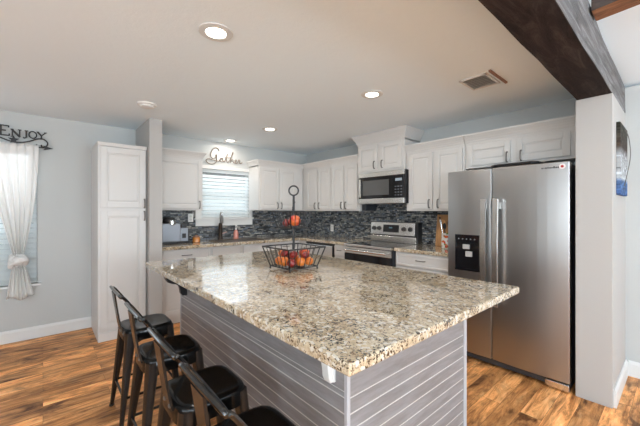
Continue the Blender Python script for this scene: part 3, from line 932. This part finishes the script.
# curtain rod with ENJOY lettering
rod = thing('curtain_rod_sign', 'black iron scroll sign reading ENJOY above the tied curtain', 'sign', (XL + .06, -.2, 2.08))
xr = XL + .05
mb = MB(); mb.tube([(xr, -1.25, 2.083), (xr, .015, 2.083)], .006, 8)
for s, y in ((1, .030), (-1, -1.265)):
    mb.prism([(y - .03 * s, 2.083 + .026), (y + .055 * s, 2.083), (y - .03 * s, 2.083 - .026), (y - .012 * s, 2.083)], 'x', xr - .005, xr + .005)
mb.tube([(xr, -.052, 2.05), (xr, -.052, 2.115)], .006, 6)
mb.tube([(XL + .001, -.052, 2.083), (xr, -.052, 2.083)], .006, 6)
mb.build('rod', iron_m, rod, smooth=True)
mb = MB()
mb.tube(smooth_path([(xr, y, z) for y, z in ((-.55, 2.135), (-.42, 2.17), (-.336, 2.150), (-.27, 2.125), (-.20, 2.115), (-.12, 2.135), (-.05, 2.172), (.0, 2.178), (.035, 2.15), (.035, 2.115), (.010, 2.092), (-.012, 2.098), (-.01, 2.115))], 6), .0068, 6)
st_ = []
for i in range(10):
    r_ = .046 if i % 2 == 0 else .019; a = PI / 2 + i * PI / 5; st_.append((-.232 + r_ * math.cos(a), 2.140 + r_ * math.sin(a)))
mb.prism(st_, 'x', xr - .004, xr + .006)
mb.build('scroll', iron_m, rod, smooth=True)


def letters(parent):
    T = .0045

    def seg(y0, z0, y1, z1, w_=.008):
        d = Vector((y1 - y0, z1 - z0)); nrm = Vector((-d.y, d.x)).normalized() * w_ / 2
        return [(y0 + nrm.x, z0 + nrm.y), (y1 + nrm.x, z1 + nrm.y), (y1 - nrm.x, z1 - nrm.y), (y0 - nrm.x, z0 - nrm.y)]

    def mk(name, strokes, round_=None):
        mb = MB()
        for i, s in enumerate(strokes): mb.prism(seg(*(tuple(s) + (.008,))[:4], 1.45 * (tuple(s) + (.008,))[4]), 'x', xr - T - i * .0001, xr + T + i * .0001)
        if round_: mb.tube([(xr, round_[0] + round_[2] * math.cos(a * PI / 12), round_[1] + round_[3] * math.sin(a * PI / 12)) for a in range(24)], .0065, 6, True)
        mb.build(name, iron_m, parent)
    z0, z1 = 2.178, 2.278
    y = -.345
    mk('letter_e', [(y + .015, z0, y + .015, z1, .014), (y, z1, y + .075, z1), (y, z0, y + .08, z0), (y + .015, (z0 + z1) / 2, y + .055, (z0 + z1) / 2),
                    (y + .075, z1 + .003, y + .075, z1 - .018), (y + .08, z0 - .003, y + .08, z0 + .02)])
    y = -.252; z0, z1 = 2.172, 2.248
    mk('letter_n', [(y + .010, z0, y + .010, z1), (y + .004, z1, y + .068, z0, .013), (y + .066, z0, y + .066, z1), (y - .004, z1, y + .02, z1, .006), (y - .004, z0, y + .024, z0, .006), (y + .052, z1, y + .08, z1, .006)])
    y = -.160
    mk('letter_j', [(y + .026, z1, y + .026, z0 + .004, .011), (y + .012, z1, y + .042, z1, .006), (y + .028, z0 + .006, y + .008, z0 - .006, .008), (y + .010, z0 - .008, y + .002, z0 + .006, .008)])
    mk('letter_o', [], (-.083, 2.212, .031, .036))
    y = -.045
    mk('letter_y', [(y, z1 + .002, y + .032, 2.212, .011), (y + .068, z1 + .002, y + .032, 2.212, .007), (y + .032, 2.214, y + .032, z0 + .006, .010), (y - .008, z1 + .002, y + .014, z1 + .002, .005), (y + .054, z1 + .002, y + .078, z1 + .002, .005), (y + .018, z0 + .004, y + .046, z0 + .004, .005)])


letters(rod)

# "Gather" wire script above the sink window
gw = thing('script_sign', 'thin brown wire script sign reading Gather above the sink window', 'sign', (XL + .01, 2.1, 2.15))
gx = XL + .014
gy0 = 1.825


def G(pts, r=.0065, closed=False):
    return [(gx, gy0 + a, 2.085 + b) for a, b in pts]


mb = MB()
# G
mb.tube(smooth_path(G([(.205, .215), (.19, .25), (.15, .262), (.105, .235), (.075, .175), (.075, .12), (.11, .095), (.15, .12), (.165, .15), (.15, .155), (.165, .12), (.155, .05), (.10, .012), (.035, .02), (.0, .055), (.03, .085), (.10, .075), (.19, .062)]), 5), .0065, 6)
# a
mb.tube(smooth_path(G([(.19, .062), (.225, .10), (.255, .112), (.228, .115), (.212, .085), (.228, .060), (.255, .075), (.262, .112), (.262, .075), (.285, .062)]), 5), .006, 6)
# t
mb.tube(smooth_path(G([(.285, .062), (.31, .11), (.335, .19), (.325, .12), (.325, .075), (.345, .060)]), 5), .006, 6)
mb.tube(smooth_path(G([(.285, .128), (.33, .132), (.385, .142)]), 4), .005, 6)
# h
mb.tube(smooth_path(G([(.345, .060), (.385, .12), (.425, .20), (.43, .225), (.415, .21), (.395, .12), (.385, .058), (.40, .10), (.425, .112), (.43, .08), (.445, .060)]), 5), .006, 6)
# e
mb.tube(smooth_path(G([(.445, .060), (.475, .085), (.485, .108), (.468, .112), (.460, .085), (.475, .058), (.505, .066)]), 5), .006, 6)
# r
mb.tube(smooth_path(G([(.505, .066), (.520, .10), (.525, .118), (.545, .108), (.540, .075), (.56, .060), (.585, .085)]), 5), .006, 6)
mb.build('wire_script', mat('brown_wire', (.26, .21, .17), .45, .2), gw, smooth=True)

# ------------------------------------------------------------------ sink-side items
sk = thing('kitchen_sink', 'dark undermount sink set in the granite below the window', 'sink', (-4.33, 2.16, .96))
mb = MB(); sx0, sx1, sy0, sy1 = -4.50, -4.14, 1.80, 2.52
mb.box(sx0, sx1, sy0, sy0 + .02, .9605, .966); mb.box(sx0, sx1, sy1 - .02, sy1, .9605, .966)
mb.box(sx0, sx0 + .02, sy0 + .02, sy1 - .02, .9605, .966); mb.box(sx1 - .02, sx1, sy0 + .02, sy1 - .02, .9605, .966)
mb.build('rim', mat('sink_bronze', (.10, .07, .05), .35, .3), sk, bevel=.002)
MB().box(sx0 + .02, sx1 - .02, sy0 + .02, sy1 - .02, .9605, .963).build('basin', mat('sink_dark', (.05, .04, .035), .4), sk)

fc = thing('kitchen_faucet', 'tall bronze pull-down kitchen faucet behind the sink', 'faucet', (-4.56, 2.04, .96))
fy = 2.0
MB().lathe([(.036, .9605), (.036, .985), (.028, .995), (.028, 1.17), (.030, 1.175), (.026, 1.20), (.019, 1.21)], (-4.56, fy, 0), 20).build('body', bronze_m, fc, smooth=True)
mb = MB(); mb.tube(smooth_path([(-4.56, fy, 1.19), (-4.56, fy, 1.30), (-4.555, fy, 1.345), (-4.54, fy, 1.375), (-4.515, fy, 1.365), (-4.51, fy, 1.33)], 6), .014, 10); mb.build('spout', steel_light, fc, smooth=True)
MB().lathe([(.015, 1.33), (.019, 1.30), (.022, 1.215), (.017, 1.205)], (-4.51, fy, 0), 16).build('spray_head', nickel_m, fc, smooth=True)
mb = MB(); mb.tube([(-4.56, fy + .02, 1.05), (-4.55, fy + .10, 1.075)], [.009, .006], 8); mb.build('lever', mat('rosy_metal', (.45, .25, .22), .35, .4), fc, smooth=True)

sb = thing('soap_bottle', 'pink soap pump bottle beside the faucet', 'bottle', (-4.55, 2.245, .96))
pink = mat('pink_soap', (.62, .25, .20), .2)
MB().lathe([(.034, .9605), (.038, .97), (.037, 1.05), (.026, 1.085), (.013, 1.10)], (-4.55, 2.245, 0), 20).build('body', pink, sb, smooth=True)
mb = MB(); mb.lathe([(.014, 1.10), (.014, 1.125), (.005, 1.128), (.005, 1.155), (.011, 1.157), (.010, 1.172)], (-4.55, 2.245, 0), 14); mb.tube([(-4.55, 2.245, 1.165), (-4.51, 2.245, 1.162), (-4.505, 2.245, 1.152)], .005, 6)
mb.build('pump', white_plastic, sb, smooth=True)

jr = thing('candle_jar', 'small squat orange candle jar beside the coffee maker', 'jar', (-4.40, 1.585, .96))
MB().lathe([(.040, .9605), (.048, .968), (.048, 1.020), (.042, 1.030)], (-4.40, 1.585, 0), 20).build('body', mat('orange_glass', (.55, .20, .04), .15), jr, smooth=True)
MB().lathe([(.043, 1.030), (.043, 1.048), (.020, 1.052), (.012, 1.062)], (-4.40, 1.585, 0), 20).build('lid', mat('brown_lid', (.22, .10, .05), .4), jr, smooth=True)

cm = thing('coffee_maker', 'silver and black coffee maker at the left end of the sink counter', 'coffee maker', (-4.36, 1.27, .96))
silver = mat('silver_plastic', (.33, .36, .41), .3, .3)
MB().box(-4.61, -4.37, 1.11, 1.50, .962, .985).build('base', black_plastic, cm, bevel=.005)
MB().box(-4.59, -4.385, 1.145, 1.375, .985, 1.225).build('housing', silver, cm, bevel=.012)
MB().box(-4.61, -4.39, 1.10, 1.145, .975, 1.27).build('water_tank', black_plastic, cm, bevel=.008)
MB().lathe([(.062, 1.222), (.078, 1.245), (.078, 1.280), (.066, 1.300), (.02, 1.305)], (-4.47, 1.255, 0), 24).build('brew_head', black_plastic, cm, smooth=True)
MB().lathe([(.040, 1.200), (.052, 1.215), (.052, 1.262), (.030, 1.275)], (-4.425, 1.275, 0), 24).build('brew_collar', steel_light, cm, smooth=True)
MB().box(-4.58, -4.395, 1.375, 1.475, .985, 1.165).build('side_tower', silver, cm, bevel=.008)
MB().box(-4.396, -4.388, 1.395, 1.445, 1.03, 1.09).build('control_badge', black_plastic, cm, bevel=.003)
MB().box(-4.56, -4.39, 1.385, 1.455, 1.165, 1.215).build('spout', black_plastic, cm, bevel=.006)
MB().box(-4.56, -4.41, 1.476, 1.496, .985, 1.15).build('drip_guard', black_plastic, cm, bevel=.004)

# outlets


def outlet(kind, u, z, lab):
    fr = Fr('R', YB - .010) if kind == 'R' else Fr('S', XL + .010)
    t = thing('wall_outlet', lab, 'outlet', fr.pt(u, 0, z))
    mb = MB(); fr.box(mb, u - .036, u + .036, .0005, .006, z - .058, z + .058); mb.build('plate', white_plastic, t, bevel=.002)
    for k in (-.022, .022):
        mb = MB(); fr.box(mb, u - .017, u + .017, .006, .009, z + k - .015, z + k + .015); mb.build('socket', mat('ivory_socket', (.62, .61, .58), .4), t, bevel=.002)


outlet('R', -3.965, 1.10, 'white wall outlet on the tiles left of the range')
outlet('S', 1.60, 1.29, 'white wall outlet on the tiles above the coffee maker')
tag(MB().box(-3.062, -2.985, 3.47, 3.70, 1.392, 1.484).build('wall_box', mat('slate_box', (.03, .035, .045), .4), bevel=.004),
    'small dark box tucked below the left end of the microwave', 'box')

# crock, cutting board
cb = thing('cutting_board', 'tall honey-coloured wooden cutting board leaning on the tiles beside the refrigerator', 'cutting board', (-1.87, 3.70, .96))
mb = MB(); mb.hexa([(-2.03, 3.655, .9605), (-1.76, 3.655, .9605), (-1.76, 3.675, .9605), (-2.03, 3.675, .9605),
                    (-2.03, 3.705, 1.345), (-1.76, 3.705, 1.345), (-1.76, 3.725, 1.345), (-2.03, 3.725, 1.345)])
mb.build('board', board_m, cb, bevel=.006)
mb = MB(); mb.lathe([(.012, 0), (.012, .003)], (-1.99, 3.700, 1.305), 14, 'y'); mb.build('hang_hole', black_plastic, cb)
ck = thing('utensil_crock', 'white crock with red and green floral print holding utensils', 'crock', (-1.80, 3.50, .96))
crock_m = mat('floral_ceramic', rough=.2)
_v = coords(crock_m); _vo = N(crock_m, 'ShaderNodeTexNoise'); _vo.inputs['Scale'].default_value = 24; _vo.inputs['Detail'].default_value = 1; L(crock_m, _v, _vo.inputs['Vector'])
_n2 = noise(crock_m, _v, 31, 1)
_c = ramp(crock_m, _vo.outputs[0], [(.57, (.80, .77, .72)), (.585, (.62, .07, .03)), (.68, (.75, .22, .05))], 'CONSTANT')
_f = ramp(crock_m, _n2.outputs[0], [(.60, g3(0)), (.62, g3(1))], 'CONSTANT')
L(crock_m, mix(crock_m, _f, _c, (.15, .28, .08)), B(crock_m).inputs['Base Color'])
MB().lathe([(.050, .9605), (.056, .966), (.058, 1.05), (.055, 1.12), (.060, 1.135), (.054, 1.137), (.050, 1.12), (.046, .98)], (-1.80, 3.50, 0), 28).build('pot', crock_m, ck, smooth=True)


def utensil(name, lab, dx, dy_, ln, m, head):
    t = thing(name, lab, 'utensil', (-1.80 + dx * .3, 3.50 + dy_ * .3, .985))
    a = Vector((-1.80 + dx * .3, 3.50 + dy_ * .3, .985)); b = Vector((-1.80 + dx, 3.50 + dy_, .985 + ln)); d_ = (b - a).normalized()
    mb = MB(); mb.tube([a, b], .0055, 8); mb.build('shaft', m, t, smooth=True)
    mb = MB(); n_ = 12; P = []
    for i in range(n_ + 1):
        s = i / n_; wv = head[0] * math.sin(PI * min(1, .12 + s * .9)) ** .6
        P.append((s, wv))
    L_, R_ = [], []
    for s, wv in P:
        p = b + d_ * head[1] * s
        L_.append((p.x - wv, p.z)); R_.append((p.x + wv, p.z))
    mb.prism(L_ + R_[::-1], 'y', b.y - .004, b.y + .004); mb.build('head', m, t, bevel=.002)


utensil('wooden_spoon', 'wooden spoon standing in the floral crock', -.045, .02, .24, board_m, (.022, .07))
utensil('spatula', 'black spatula standing at the right of the floral crock', .03, .015, .23, black_plastic, (.030, .10))
utensil('serving_spoon', 'black serving spoon standing in the middle of the floral crock', -.010, -.030, .20, black_plastic, (.022, .07))
utensil('steel_whisk', 'pale steel ladle leaning left in the floral crock', -.055, -.030, .26, steel_light, (.012, .05))

# tray on the refrigerator
ty = thing('serving_tray', 'thin black tray lying on top of the refrigerator', 'tray', (-.98, 3.2, 1.77))
mb = MB(); mb.prism([(-1.13, 3.06), (-1.10, 3.02), (-.83, 3.02), (-.80, 3.06), (-.80, 3.33), (-.83, 3.36), (-1.10, 3.36), (-1.13, 3.33)], 'z', 1.7715, 1.778); mb.build('plate', black_plastic, ty, bevel=.003)
mb = MB(); mb.tube([(-1.14, 3.05, 1.790), (-1.105, 3.01, 1.790), (-.825, 3.01, 1.790), (-.79, 3.05, 1.790), (-.79, 3.34, 1.790), (-.825, 3.37, 1.790), (-1.105, 3.37, 1.790), (-1.14, 3.34, 1.790)], .010, 8, True); mb.build('rim', black_plastic, ty, smooth=True)

# ------------------------------------------------------------------ picture on the column
pc = thing('wall_plaque', 'narrow photo-collage plaque hanging on the side of the white column', 'picture', (-.333, 3.40, 1.51))
art = mat('collage_print', rough=.7, spec=.15)
_tc = N(art, 'ShaderNodeTexCoord'); _s = N(art, 'ShaderNodeSeparateXYZ'); L(art, _tc.outputs['Object'], _s.inputs[0])
_mp = coords(art, (1, 9, 22)); _n = noise(art, _mp, 1.2, 6, .75)
_base = ramp(art, _s.outputs['Z'], [(0, (.06, .12, .30)), (.10, (.10, .20, .42)), (.13, (.50, .55, .60)), (.30, (.42, .46, .50)), (.36, (.07, .05, .04)), (.52, (.05, .055, .045))])
_c2 = ramp(art, _n.outputs[0], [(.0, (.25, .22, .20)), (.44, (.8, .75, .7)), (.56, (1.5, 1.45, 1.4))], 'CONSTANT')
L(art, mix(art, .85, _base, _c2, 'MULTIPLY'), B(art).inputs['Base Color'])
MB().box(-.3325, -.312, 3.175, 3.60, 1.51, 2.045).build('panel', art, pc, bevel=.002)
MB().box(-.3118, -.309, 3.178, 3.597, 1.513, 2.042).build('print', art, pc)
mb = MB(); mb.tube(smooth_path([(-.30, 3.30, 1.58), (-.285, 3.36, 1.70), (-.275, 3.40, 1.82), (-.285, 3.42, 1.95), (-.30, 3.36, 2.01)], 5), .003, 6)
mb.build('wire_loop', nickel_m, pc, smooth=True)

# ------------------------------------------------------------------ fruit basket
bx, by, bz = -1.968, 1.447, ITZ
bk = thing('fruit_basket', 'two-tier black wire fruit basket on the island', 'basket', (bx, by, bz))


def tier(name, hb, ht, z0, z1, n, feet):
    mb = MB()

    def sq(h, z, r): return [(bx - h, by - h, z), (bx + h, by - h, z), (bx + h, by + h, z), (bx - h, by + h, z)]
    for h, z, r in ((hb, z0, .0042), (ht, z1, .0058)):
        q = sq(h, z, r)
        for i in range(4): mb.tube([q[i], q[(i + 1) % 4]], r, 6)
    for i in range(n + 1):
        t = -1 + 2 * i / n
        for sx_, sy_ in ((t, -1), (t, 1), (-1, t), (1, t)):
            mb.tube([(bx + hb * sx_, by + hb * sy_, z0), (bx + ht * sx_, by + ht * sy_, z1)], .0031 if 0 < i < n else .0052, 5)
    for i in range(1, n):
        t = -1 + 2 * i / n
        mb.tube([(bx + hb * t, by - hb, z0), (bx + hb * t, by + hb, z0)], .0022, 5)
    mb.tube([(bx - hb, by, z0), (bx + hb, by, z0)], .003, 5)
    if feet:
        for sx_, sy_ in ((1, 1), (-1, 1), (1, -1), (-1, -1)):
            mb.tube([(bx + hb * sx_, by + hb * sy_, z0), (bx + hb * sx_, by + hb * sy_, bz + .007)], .005, 6)
            mb.sphere((bx + hb * sx_, by + hb * sy_, bz + .0075), .007)
    return mb.build(name, iron_m, bk, smooth=True)


tier('lower_basket', .128, .172, bz + .022, 1.118, 6, True)
tier('upper_basket', .088, .120, 1.262, 1.385, 5, False)
mb = MB(); mb.tube([(bx, by, bz + .02), (bx, by, 1.505)], .009, 10)
for i in range(26): mb.tube([(bx + .010 * math.cos(i), by + .010 * math.sin(i), 1.0 + i * .018), (bx + .010 * math.cos(i + 1), by + .010 * math.sin(i + 1), 1.009 + i * .018)], .004, 5)
mb.build('post', iron_m, bk, smooth=True)
mb = MB(); R_ = .036
mb.tube([(bx + R_ * math.cos(a * PI / 16) * .657, by + R_ * math.cos(a * PI / 16) * .754, 1.546 + R_ * math.sin(a * PI / 16)) for a in range(32)], .006, 8, True)
mb.build('ring_handle', iron_m, bk, smooth=True)


def fruit_mat(name, a, b):
    m = mat(name, a, .32); v = coords(m); n_ = noise(m, v, 14, 3, .6)
    L(m, ramp(m, n_.outputs[0], [(.38, a), (.62, b)]), B(m).inputs['Base Color']); return m


orange_m = fruit_mat('orange_skin', (.55, .12, .015), (.72, .22, .035))
red_m = fruit_mat('dark_red_skin', (.09, .008, .010), (.30, .025, .018))
redor_m = fruit_mat('red_orange_skin', (.45, .02, .018), (.72, .18, .04))
stem_m = mat('brown_stem', (.10, .06, .03), .7)


def fruit(kind, x, y, z, r, lab, grp, m):
    t = thing(kind, lab, 'fruit', (x, y, z - r), grp)
    MB().sphere((x, y, z), r, .88 if kind != 'orange' else .96, 20, 12, 8 if kind == 'gourd' else 0, .07 if kind == 'gourd' else 0).build('skin', m, t, smooth=True, angle=180)
    MB().tube([(x, y, z + r * .78), (x + .003, y, z + r * 1.05)], [.004, .003], 6).build('stem', stem_m, t)
    return t


GL = 'small fruits piled in the lower basket'
z1 = bz + .026
lower = [('gourd', -.075, -.078, .037, orange_m), ('gourd', .0, -.085, .040, orange_m), ('apple', .078, -.075, .036, red_m),
         ('apple', -.082, .0, .037, red_m), ('gourd', .085, .005, .039, orange_m), ('gourd', -.08, .080, .037, orange_m),
         ('apple', .0, .082, .038, red_m), ('gourd', .082, .082, .037, orange_m), ('gourd', -.035, -.035, .028, orange_m), ('apple', .045, .035, .028, red_m)]
pos_words = {(-1, -1): 'at the left-hand corner', (0, -1): 'in the middle of the front left side', (1, -1): 'at the near corner', (-1, 0): 'on the far left side',
             (1, 0): 'in the middle of the front right side', (-1, 1): 'at the far corner', (0, 1): 'on the far right side', (1, 1): 'at the right-hand corner'}
for k, dx, dy_, r, m in lower:
    key = (0 if abs(dx) < .05 else (1 if dx > 0 else -1), 0 if abs(dy_) < .05 else (1 if dy_ > 0 else -1))
    where = pos_words.get(key, 'against the centre post')
    if key == (0, 0): where = 'beside the centre post, ' + ('left' if dx < 0 else 'right') + ' of it'
    fruit(k, bx + dx, by + dy_, z1 + r * .9, r, ('orange ribbed gourd ' if k == 'gourd' else 'dark red apple ') + where + ' of the lower basket', GL, m)
up = [('apple', -.045, -.05, .033, red_m, 'dark red apple resting on the pile at left of the lower basket'),
      ('gourd', -.095, -.045, .028, orange_m, 'small orange gourd high at the left rim of the lower basket'),
      ('apple', .045, -.035, .032, red_m, 'dark red apple on top of the pile just right of the post'),
      ('apple', .055, .06, .040, redor_m, 'large pinkish red apple highest on the lower pile'),
      ('apple', .11, .03, .028, red_m, 'small dark red apple near the right rim of the lower basket')]
for k, dx, dy_, r, m, lab in up: fruit(k, bx + dx, by + dy_, z1 + .062 + r * .85, r, lab, GL, m)
fruit('gourd', bx + .050, by - .026, 1.266 + .052, .047, 'large red-orange gourd in the upper basket', 'fruits in the upper basket', redor_m)
fruit('apple', bx - .045, by - .035, 1.266 + .034, .033, 'small red apple left of the large gourd in the upper basket', 'fruits in the upper basket', red_m)

# ------------------------------------------------------------------ stools
SZ = .61


def make_stool(lab):
    t = thing('bar_stool', lab, 'stool', (0, 0, 0), 'black metal stools along the island')
    h = .15
    # pressed seat with a rolled rim and a centre hole
    mb = MB(); n = 36

    def sq(hh, z, p=5.0):
        out = []
        for i in range(n):
            a = 2 * PI * i / n; c_, s = math.cos(a), math.sin(a); k = (abs(c_) ** p + abs(s) ** p) ** (-1 / p)
            out.append((hh * k * c_, hh * k * s, z))
        return out
    rings = [sq(.012, SZ - .006, 2), sq(.06, SZ - .004, 3), sq(h - .030, SZ - .002), sq(h - .016, SZ + .001), sq(h - .004, SZ - .003), sq(h + .001, SZ - .014), sq(h + .004, SZ - .072), sq(h + .000, SZ - .073), sq(h - .006, SZ - .012), sq(h - .03, SZ - .010), sq(.06, SZ - .012, 3), sq(.012, SZ - .014, 2)]
    vs = [p for r_ in rings for p in r_]; fs = []
    for i in range(len(rings)):
        for j in range(n):
            a, b = i * n, ((i + 1) % len(rings)) * n
            fs.append((a + j, a + (j + 1) % n, b + (j + 1) % n, b + j))
    mb.add(vs, fs); mb.build('seat', black_metal, t, smooth=True, angle=50)
    # tapering channel legs
    for sx_ in (-1, 1):
        for sy_ in (-1, 1):
            mb = MB(); P = []
            for i in range(9):
                s = i / 8; z = SZ - .016 - (SZ - .020) * s
                cx_ = h - .036 + .066 * s; wd = .050 * (1 - s) + .016 * s + .003
                P.append((cx_, wd, z))
            vs = []; k = 10
            for c_, wd, z in P:
                for j in range(k):
                    a = 2 * PI * j / k + PI / 4
                    q = (abs(math.cos(a - PI / 4)) ** 3 + abs(math.sin(a - PI / 4)) ** 3) ** (-1 / 3)
                    vs.append((sx_ * c_ + wd * .62 * q * math.cos(a - PI / 4), sy_ * c_ + wd * .62 * q * math.sin(a - PI / 4), z))
            fs = [tuple(range(k)), tuple(8 * k + j for j in range(k))]
            for i in range(8):
                for j in range(k): fs.append((i * k + j, i * k + (j + 1) % k, (i + 1) * k + (j + 1) % k, (i + 1) * k + j))
            mb.add(vs, fs); lg = mb.build('leg', stool_leg_m, t, smooth=True, angle=50)
            ft = MB(); ft.lathe([(.014, 0.0), (.016, .004), (.016, .016)], (sx_ * (h + .030), sy_ * (h + .030), 0), 10); ft.build('rubber_foot', black_plastic, lg)
    # foot rails
    zf = .19; c_ = h - .036 + .066 * (SZ - zf) / SZ
    for a, b in (((-c_, -c_), (c_, -c_)), ((c_, -c_), (c_, c_)), ((c_, c_), (-c_, c_)), ((-c_, c_), (-c_, -c_))):
        mb = MB(); mb.tube([(*a, zf), (*b, zf)], .008, 8); mb.build('foot_rail', black_metal, t, smooth=True)
    # cross brace under the seat
    mb = MB(); q = h - .02
    mb.tube([(-q, -q, SZ - .10), (q, q, SZ - .10)], .005, 6); mb.tube([(-q, q, SZ - .112), (q, -q, SZ - .112)], .005, 6)
    mb.build('cross_brace', black_metal, t)
    # back: bent top rail, side rods and centre splat
    yb_ = -.185
    mb = MB()
    P = smooth_path([(-.156, .0, SZ - .03), (-.162, -.045, SZ + .05), (-.176, -.155, SZ + .215), (-.179, -.178, SZ + .232), (-.172, -.186, SZ + .242), (-.12, -.188, SZ + .244), (0, -.190, SZ + .245),
                     (.12, -.188, SZ + .244), (.172, -.186, SZ + .242), (.179, -.178, SZ + .232), (.176, -.155, SZ + .215), (.162, -.045, SZ + .05), (.156, .0, SZ - .03)], 6)
    mb.tube(P, .0095, 10); mb.build('back_rail', mat('gloss_black_rail', (.006, .006, .006), .10, 0.0, .9), t, smooth=True)
    mb = MB(); n_ = 8; prev = None
    for i in range(n_ + 1):
        s = i / n_; z = SZ - .03 + .27 * s; y = -.153 - .045 * s ** .8; wd = .050 - .008 * math.sin(PI * s)
        ring = [(a_ + .018, b_, z) for a_, b_ in ((-wd, y - .004), (wd, y - .004), (wd + .001, y + .006), (wd - .005, y + .002), (-wd + .005, y + .002), (-wd - .001, y + .006))]
        o_ = len(mb.v); mb.v += ring
        if prev is not None:
            for j in range(6): mb.f.append((prev + j, prev + (j + 1) % 6, o_ + (j + 1) % 6, o_ + j)); mb.mi.append(0)
        prev = o_
    mb.f.append((0, 1, 2, 3, 4, 5)); mb.mi.append(0); mb.f.append(tuple(prev + j for j in range(6))); mb.mi.append(0)
    sp_ = mb.build('splat', stool_leg_m, t, smooth=True, angle=40)
    mb = MB()
    for dx in (-.017, .053): mb.lathe([(.009, 0), (.009, .004), (.005, .007)], (dx, -.160, SZ - .012), 12, 'y')
    mb.build('bolt', nickel_m, sp_)
    return t


slabs = ['black metal bar stool nearest the pantry cabinet, farthest along the row', 'black metal bar stool second from the pantry cabinet',
         'black metal bar stool second from the camera with its whole seat in view', 'black metal bar stool nearest the camera, cut off by the photo edge']
proto = make_stool(slabs[0]); proto.location = (-2.51, .55, 0)
for i, (x, r) in enumerate(((-1.965, 0), (-1.43, 0), (-.985, 0))):
    c_ = copy_tree(proto); c_.location = (x, .55, 0); c_['label'] = slabs[i + 1]
